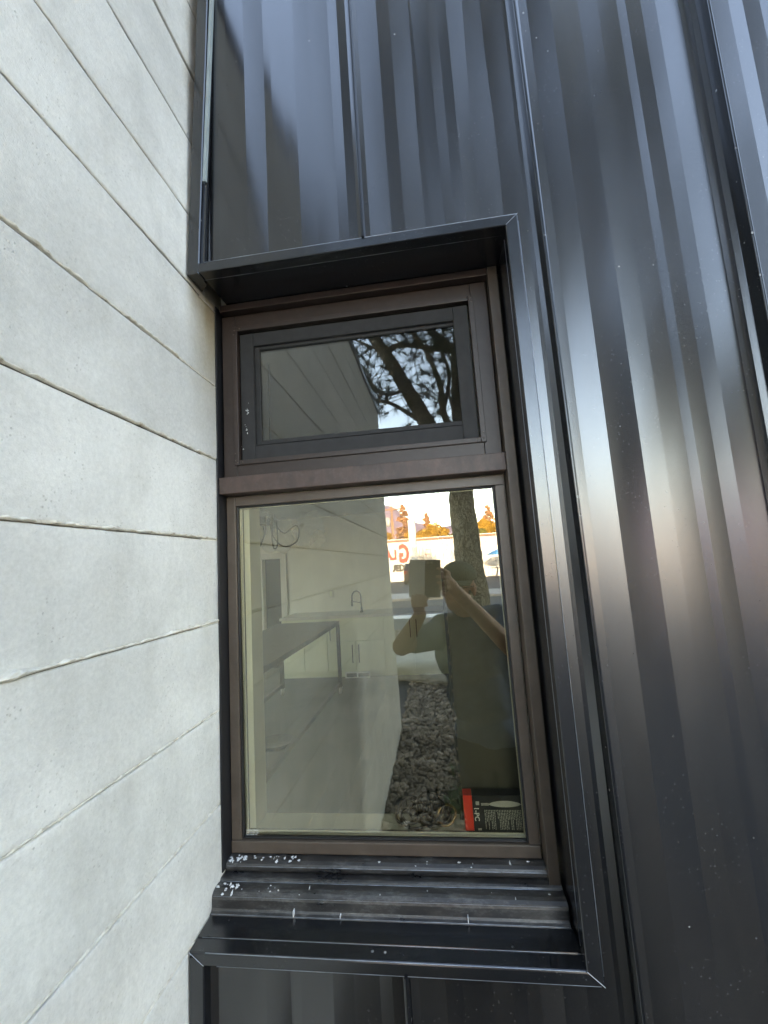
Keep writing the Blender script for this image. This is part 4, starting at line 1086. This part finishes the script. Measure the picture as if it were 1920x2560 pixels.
# ================================================================== PHOTOGRAPHER (seen in the panes)
def remesh(parts, voxel, name, m_, parent, smooth_it=4):
    """parts: capsules (p, q, r0, r1) and ellipsoids (c, radii, rot) fused into one continuous surface"""
    bm = bmesh.new()
    for p in parts:
        if len(p) == 4:
            a, b, r0, r1 = Vector(p[0]), Vector(p[1]), p[2], p[3]
            d = b - a; n = max(2, int(d.length / (min(r0, r1) * .4)) + 1)
            for i in range(n + 1):
                t = i / n
                bmesh.ops.create_icosphere(bm, subdivisions=2, radius=r0 + (r1 - r0) * t, matrix=Matrix.Translation(a + d * t))
        else:
            c, rad, rot = p
            M_ = Matrix.Translation(Vector(c)) @ rot.to_4x4() @ Matrix.Diagonal((*rad, 1))
            bmesh.ops.create_icosphere(bm, subdivisions=3, radius=1, matrix=M_)
    me = bpy.data.meshes.new('tmp'); bm.to_mesh(me); bm.free()
    o = bpy.data.objects.new('tmp', me); COL.objects.link(o)
    md = o.modifiers.new('r', 'REMESH'); md.mode = 'VOXEL'; md.voxel_size = voxel; md.use_smooth_shade = True
    sm = o.modifiers.new('s', 'SMOOTH'); sm.factor = .5; sm.iterations = smooth_it
    dg = bpy.context.evaluated_depsgraph_get(); dg.update()
    m2 = bpy.data.meshes.new_from_object(o.evaluated_get(dg))
    vs = [v.co[:] for v in m2.vertices]; fs = [tuple(p.vertices) for p in m2.polygons]
    bpy.data.objects.remove(o); bpy.data.meshes.remove(me); bpy.data.meshes.remove(m2)
    return vs, fs
I3 = Matrix.Identity(3)
man = thing('person', 'person in an olive cap and grey blue T-shirt holding up a phone', 'person', (.20, -.42, G0))
H = Vector((.090, -.30, -.125))
look = (Vector((-.04, 0, -.06)) - H); yaw = math.atan2(-look.x, look.y); RH = Matrix.Rotation(yaw, 3, 'Z') @ Matrix.Rotation(R(-4), 3, 'X') @ Matrix.Rotation(R(6), 3, 'Y')
def hp_(x, y, z): return H + RH @ Vector((x, y, z))
shL, shR = Vector((-.030, -.38, -.335)), Vector((.305, -.40, -.300))
elL, elR = Vector((-.185, -.170, -.365)), Vector((.285, -.165, -.385))
wrL, wrR = Vector((-.085, -.045, -.215)), Vector((.070, -.045, -.130))
hip = Vector((.20, -.43, -.83)); chest = Vector((.14, -.41, -.45))
bp_ = []
# head: skull, jaw, cheeks, nose, brow, lips, ears, neck
bp_ += [(hp_(0, -.012, .030), (.074, .092, .080), RH), (hp_(0, .022, -.045), (.056, .062, .062), RH), (hp_(0, .045, -.080), (.036, .036, .030), RH),
        (hp_(0, .074, .022), (.052, .018, .014), RH), (hp_(0, .088, -.022), (.011, .015, .022), RH), (hp_(0, .097, -.034), (.015, .013, .010), RH),
        (hp_(0, .079, -.062), (.024, .010, .006), RH), (hp_(0, .078, -.071), (.021, .010, .006), RH),
        (hp_(.040, .058, -.025), (.022, .022, .020), RH), (hp_(-.040, .058, -.025), (.022, .022, .020), RH),
        (hp_(.076, -.008, -.010), (.010, .020, .032), RH), (hp_(-.076, -.008, -.010), (.010, .020, .032), RH)]
bp_ += [(hp_(0, -.015, -.06), tuple(chest + Vector((0, -.01, .17))), .054, .062)]
# arms
for sh, el, wr in ((shL, elL, wrL), (shR, elR, wrR)):
    bp_ += [(sh, el, .054, .041), (el, wr, .042, .027)]
# trunk and legs
bp_ += [(chest + Vector((0, 0, .10)), (.155, .095, .10), I3), (chest, (.165, .11, .16), I3), ((chest + hip) / 2, (.145, .11, .16), I3), (hip, (.155, .115, .12), I3)]
for s in (-1, 1):
    h0 = hip + Vector((s * .085, 0, -.04)); k0 = Vector((.20 + s * .072, -.39, -1.16)); a0 = Vector((.20 + s * .075, -.45, -1.47))
    bp_ += [(h0, k0, .085, .055), (k0, a0, .056, .036), (a0 + Vector((0, -.02, -.035)), a0 + Vector((s * .02, .14, -.05)), .034, .028)]
# hands: palm, thumb and four unequal bent fingers closed on the phone
def hand(wr, palm, knuck, tips, thumb):
    out = [(wr, palm, .024, .027), (palm, tuple((Vector(knuck[0]) + Vector(knuck[-1])) / 2), .027, .020)]
    out += [(knuck[0], knuck[-1], .014, .012)]
    for k, t in zip(knuck, tips):
        pts = [Vector(k)] + [Vector(q) for q in t]
        for a, b, r in zip(pts, pts[1:], (.0098, .0088, .0078)): out.append((a, b, r, r * .92))
    tp = [Vector(q) for q in thumb]
    for a, b, r in zip(tp, tp[1:], (.0125, .0112, .0098)): out.append((a, b, r, r * .92))
    return out
# right hand: on the phone's near edge, fingers over its back, thumb on the screen side
bp_ += hand(wrR, Vector((.050, -.036, -.100)), [(.040, -.016, -.052), (.041, -.012, -.072), (.041, -.012, -.092), (.040, -.014, -.110)],
            [[(.030, .004, -.040), (.014, .0135, -.034), (.000, .0145, -.030)], [(.030, .010, -.068), (.012, .0165, -.064), (-.006, .0150, -.062)],
             [(.031, .010, -.090), (.013, .0165, -.088), (-.004, .0150, -.087)], [(.032, .008, -.110), (.017, .0150, -.110), (.004, .0145, -.110)]],
            [(.046, -.034, -.082), (.028, -.034, -.060), (.010, -.028, -.050), (-.006, -.024, -.046)])
# left hand: under the far lower corner
bp_ += hand(wrL, Vector((-.090, -.038, -.185)), [(-.104, -.012, -.172), (-.090, -.006, -.174), (-.074, -.006, -.174), (-.060, -.010, -.172)],
            [[(-.110, .006, -.160), (-.110, .0135, -.146), (-.108, .0145, -.134)], [(-.092, .010, -.162), (-.091, .0145, -.146), (-.090, .0145, -.130)],
             [(-.074, .010, -.162), (-.073, .0145, -.147), (-.072, .0145, -.133)], [(-.059, .006, -.162), (-.058, .0135, -.150), (-.057, .0145, -.138)]],
            [(-.080, -.040, -.176), (-.064, -.036, -.160), (-.052, -.026, -.146), (-.046, -.022, -.134)])
v, f = remesh(bp_, .0048, 'body', 'skin', man, 3)
body_o = link_mesh('body', v, f, 'skin', man, True)
# T-shirt, trousers, shoes
q = [(chest + Vector((0, 0, .105)), (.172, .112, .105), I3), (chest, (.185, .130, .17), I3), ((chest + hip) / 2, (.172, .135, .17), I3), (hip + Vector((0, 0, .02)), (.178, .138, .10), I3)]
for sh, el in ((shL, elL), (shR, elR)): q.append((sh + (chest - sh) * .15, sh + (el - sh) * .60, .074, .064))
q += [(shL + Vector((.03, 0, .02)), shR + Vector((-.03, 0, .02)), .060, .060)]
v, f = remesh(q, .010, 'shirt', 'shirt_cloth', man, 3)
vv = []
for p in v:
    P_ = Vector(p); d = Vector((P_.x - .17, P_.y + .42, 0)); d = d.normalized() if d.length > 1e-4 else d
    vv.append(tuple(P_ + d * (.017 * noise.noise(Vector((P_.x * 9, P_.y * 9, P_.z * 4 + P_.x * 8))) + .006 * noise.noise(P_ * 22))))
link_mesh('shirt', vv, f, 'shirt_cloth', man, True)
q = [(hip + Vector((0, 0, -.03)), (.166, .126, .13), I3)]
for s in (-1, 1):
    h0 = hip + Vector((s * .085, 0, -.04)); k0 = Vector((.20 + s * .072, -.39, -1.16)); a0 = Vector((.20 + s * .075, -.45, -1.47)); q += [(h0, k0, .104, .090), (k0, a0, .090, .066)]
v, f = remesh(q, .011, 'trousers', 'trouser_cloth', man, 3); link_mesh('trousers', v, f, 'trouser_cloth', man, True)
for s in (-1, 1):
    a0 = Vector((.20 + s * .075, -.45, -1.47))
    v, f = remesh([(a0 + Vector((0, -.035, -.045)), a0 + Vector((s * .025, .15, -.052)), .040, .036)], .008, 'shoe', 'shoe', man, 2); link_mesh('shoe', v, f, 'shoe', man, True)
# cap with a brim to the front, hair under it, beard and glasses
v, f = remesh([(hp_(0, -.012, .048), (.083, .101, .072), RH)], .006, 'cap', 'cap_cloth', man, 2)
kp = [i for i, p in enumerate(v) if (RH.transposed() @ (Vector(p) - H)).z > .034]; ks = set(kp); rm = {a: i for i, a in enumerate(kp)}
cap = link_mesh('cap', [v[i] for i in kp], [tuple(rm[i] for i in g) for g in f if all(i in ks for i in g)], 'cap_cloth', man, True)
sol = cap.modifiers.new('thick', 'SOLIDIFY'); sol.thickness = .003
bv = []; n_ = 16
for dz in (0, -.003):
    for i in range(n_ + 1):
        a = math.pi * (.08 + .84 * i / n_)
        bv += [tuple(hp_(.080 * math.cos(a), -.012 + .098 * math.sin(a), .040 + dz)), tuple(hp_(.076 * math.cos(a), -.002 + .098 * math.sin(a) + .062 * math.sin(a) ** .8, .034 - .016 * abs(math.cos(a)) ** 2 + dz))]
o2 = 2 * (n_ + 1); bf = []
for i in range(n_): bf += [(2 * i, 2 * i + 1, 2 * i + 3, 2 * i + 2), (o2 + 2 * i, o2 + 2 * i + 2, o2 + 2 * i + 3, o2 + 2 * i + 1), (2 * i + 1, o2 + 2 * i + 1, o2 + 2 * i + 3, 2 * i + 3)]
link_mesh('brim', bv, bf, 'cap_cloth', cap, True)
v, f = remesh([(hp_(0, -.030, .012), (.078, .082, .062), RH)], .007, 'hair', 'hair', man, 2); 
kp = [i for i, p in enumerate(v) if (RH.transposed() @ (Vector(p) - H)).y < .02]; ks = set(kp); rm = {a: i for i, a in enumerate(kp)}
link_mesh('hair', [v[i] for i in kp], [tuple(rm[i] for i in g) for g in f if all(i in ks for i in g)], 'hair', man, True)
g = MB()
for s in (-1, 1):
    g.tube([hp_(s * .033 + .024 * math.cos(a), .088, .006 + .018 * math.sin(a)) for a in np.linspace(0, 2 * math.pi, 20, endpoint=False)], .0016, 6, closed=True)
    g.tube([hp_(s * .057, .086, .010), hp_(s * .076, .05, .012), hp_(s * .080, -.01, .008)], .0016, 6)
g.tube([hp_(-.010, .090, .010), hp_(0, .094, .012), hp_(.010, .090, .010)], .0016, 6)
g.build('glasses', 'glasses_frame', man, True)
for s in (-1, 1):
    MB().lathe([(.004, 0), (.009, .003), (.009, .006), (.002, .008)], hp_(s * .033, .066, .004), 12, 'y').build('eye', 'white_print', man, True)

# ================================================================== PHONE in the hands, lens at its upper corner
ph = thing('phone', 'opened folding phone with a silver half and a black glass half held up', 'phone', (-.05, -.008, -.07))
def pbox(x0, x1, y0, y1, z0, z1, bev):
    m = MB().box(x0, x1, y0, y1, z0, z1, bev); out = []
    for x, y, z in m.v:                      # the phone is turned the way the lens looks
        p = right * x - down * z + fwd * y; out.append(tuple(p))
    m.v = out; return m
PXL, PXR, PZT, PZB = -.115, .014, .006, -.146
pbox(-.0500, PXR, -.012, -.0050, PZB, PZT, .0012).build('back_half', 'phone_black', ph)
pbox(PXL, -.0505, -.012, -.0050, PZB, PZT, .0012).build('back_half', 'phone_silver', ph)['label'] = 'bright silver half'
pbox(-.0480, PXR - .002, -.0049, -.0044, PZB + .002, PZT - .030, .0002).build('cover_screen', 'phone_black', ph)
for i in range(3):
    z = -.002 - i * .0 ; x = -.008 - i * .014
    MB().lathe([(.0052, -.0045), (.0052, -.0038), (.004, -.0036)], tuple(right * (x) - down * (-.006)), 16, 'y').build('lens_ring', 'rim_metal', ph) if i else None
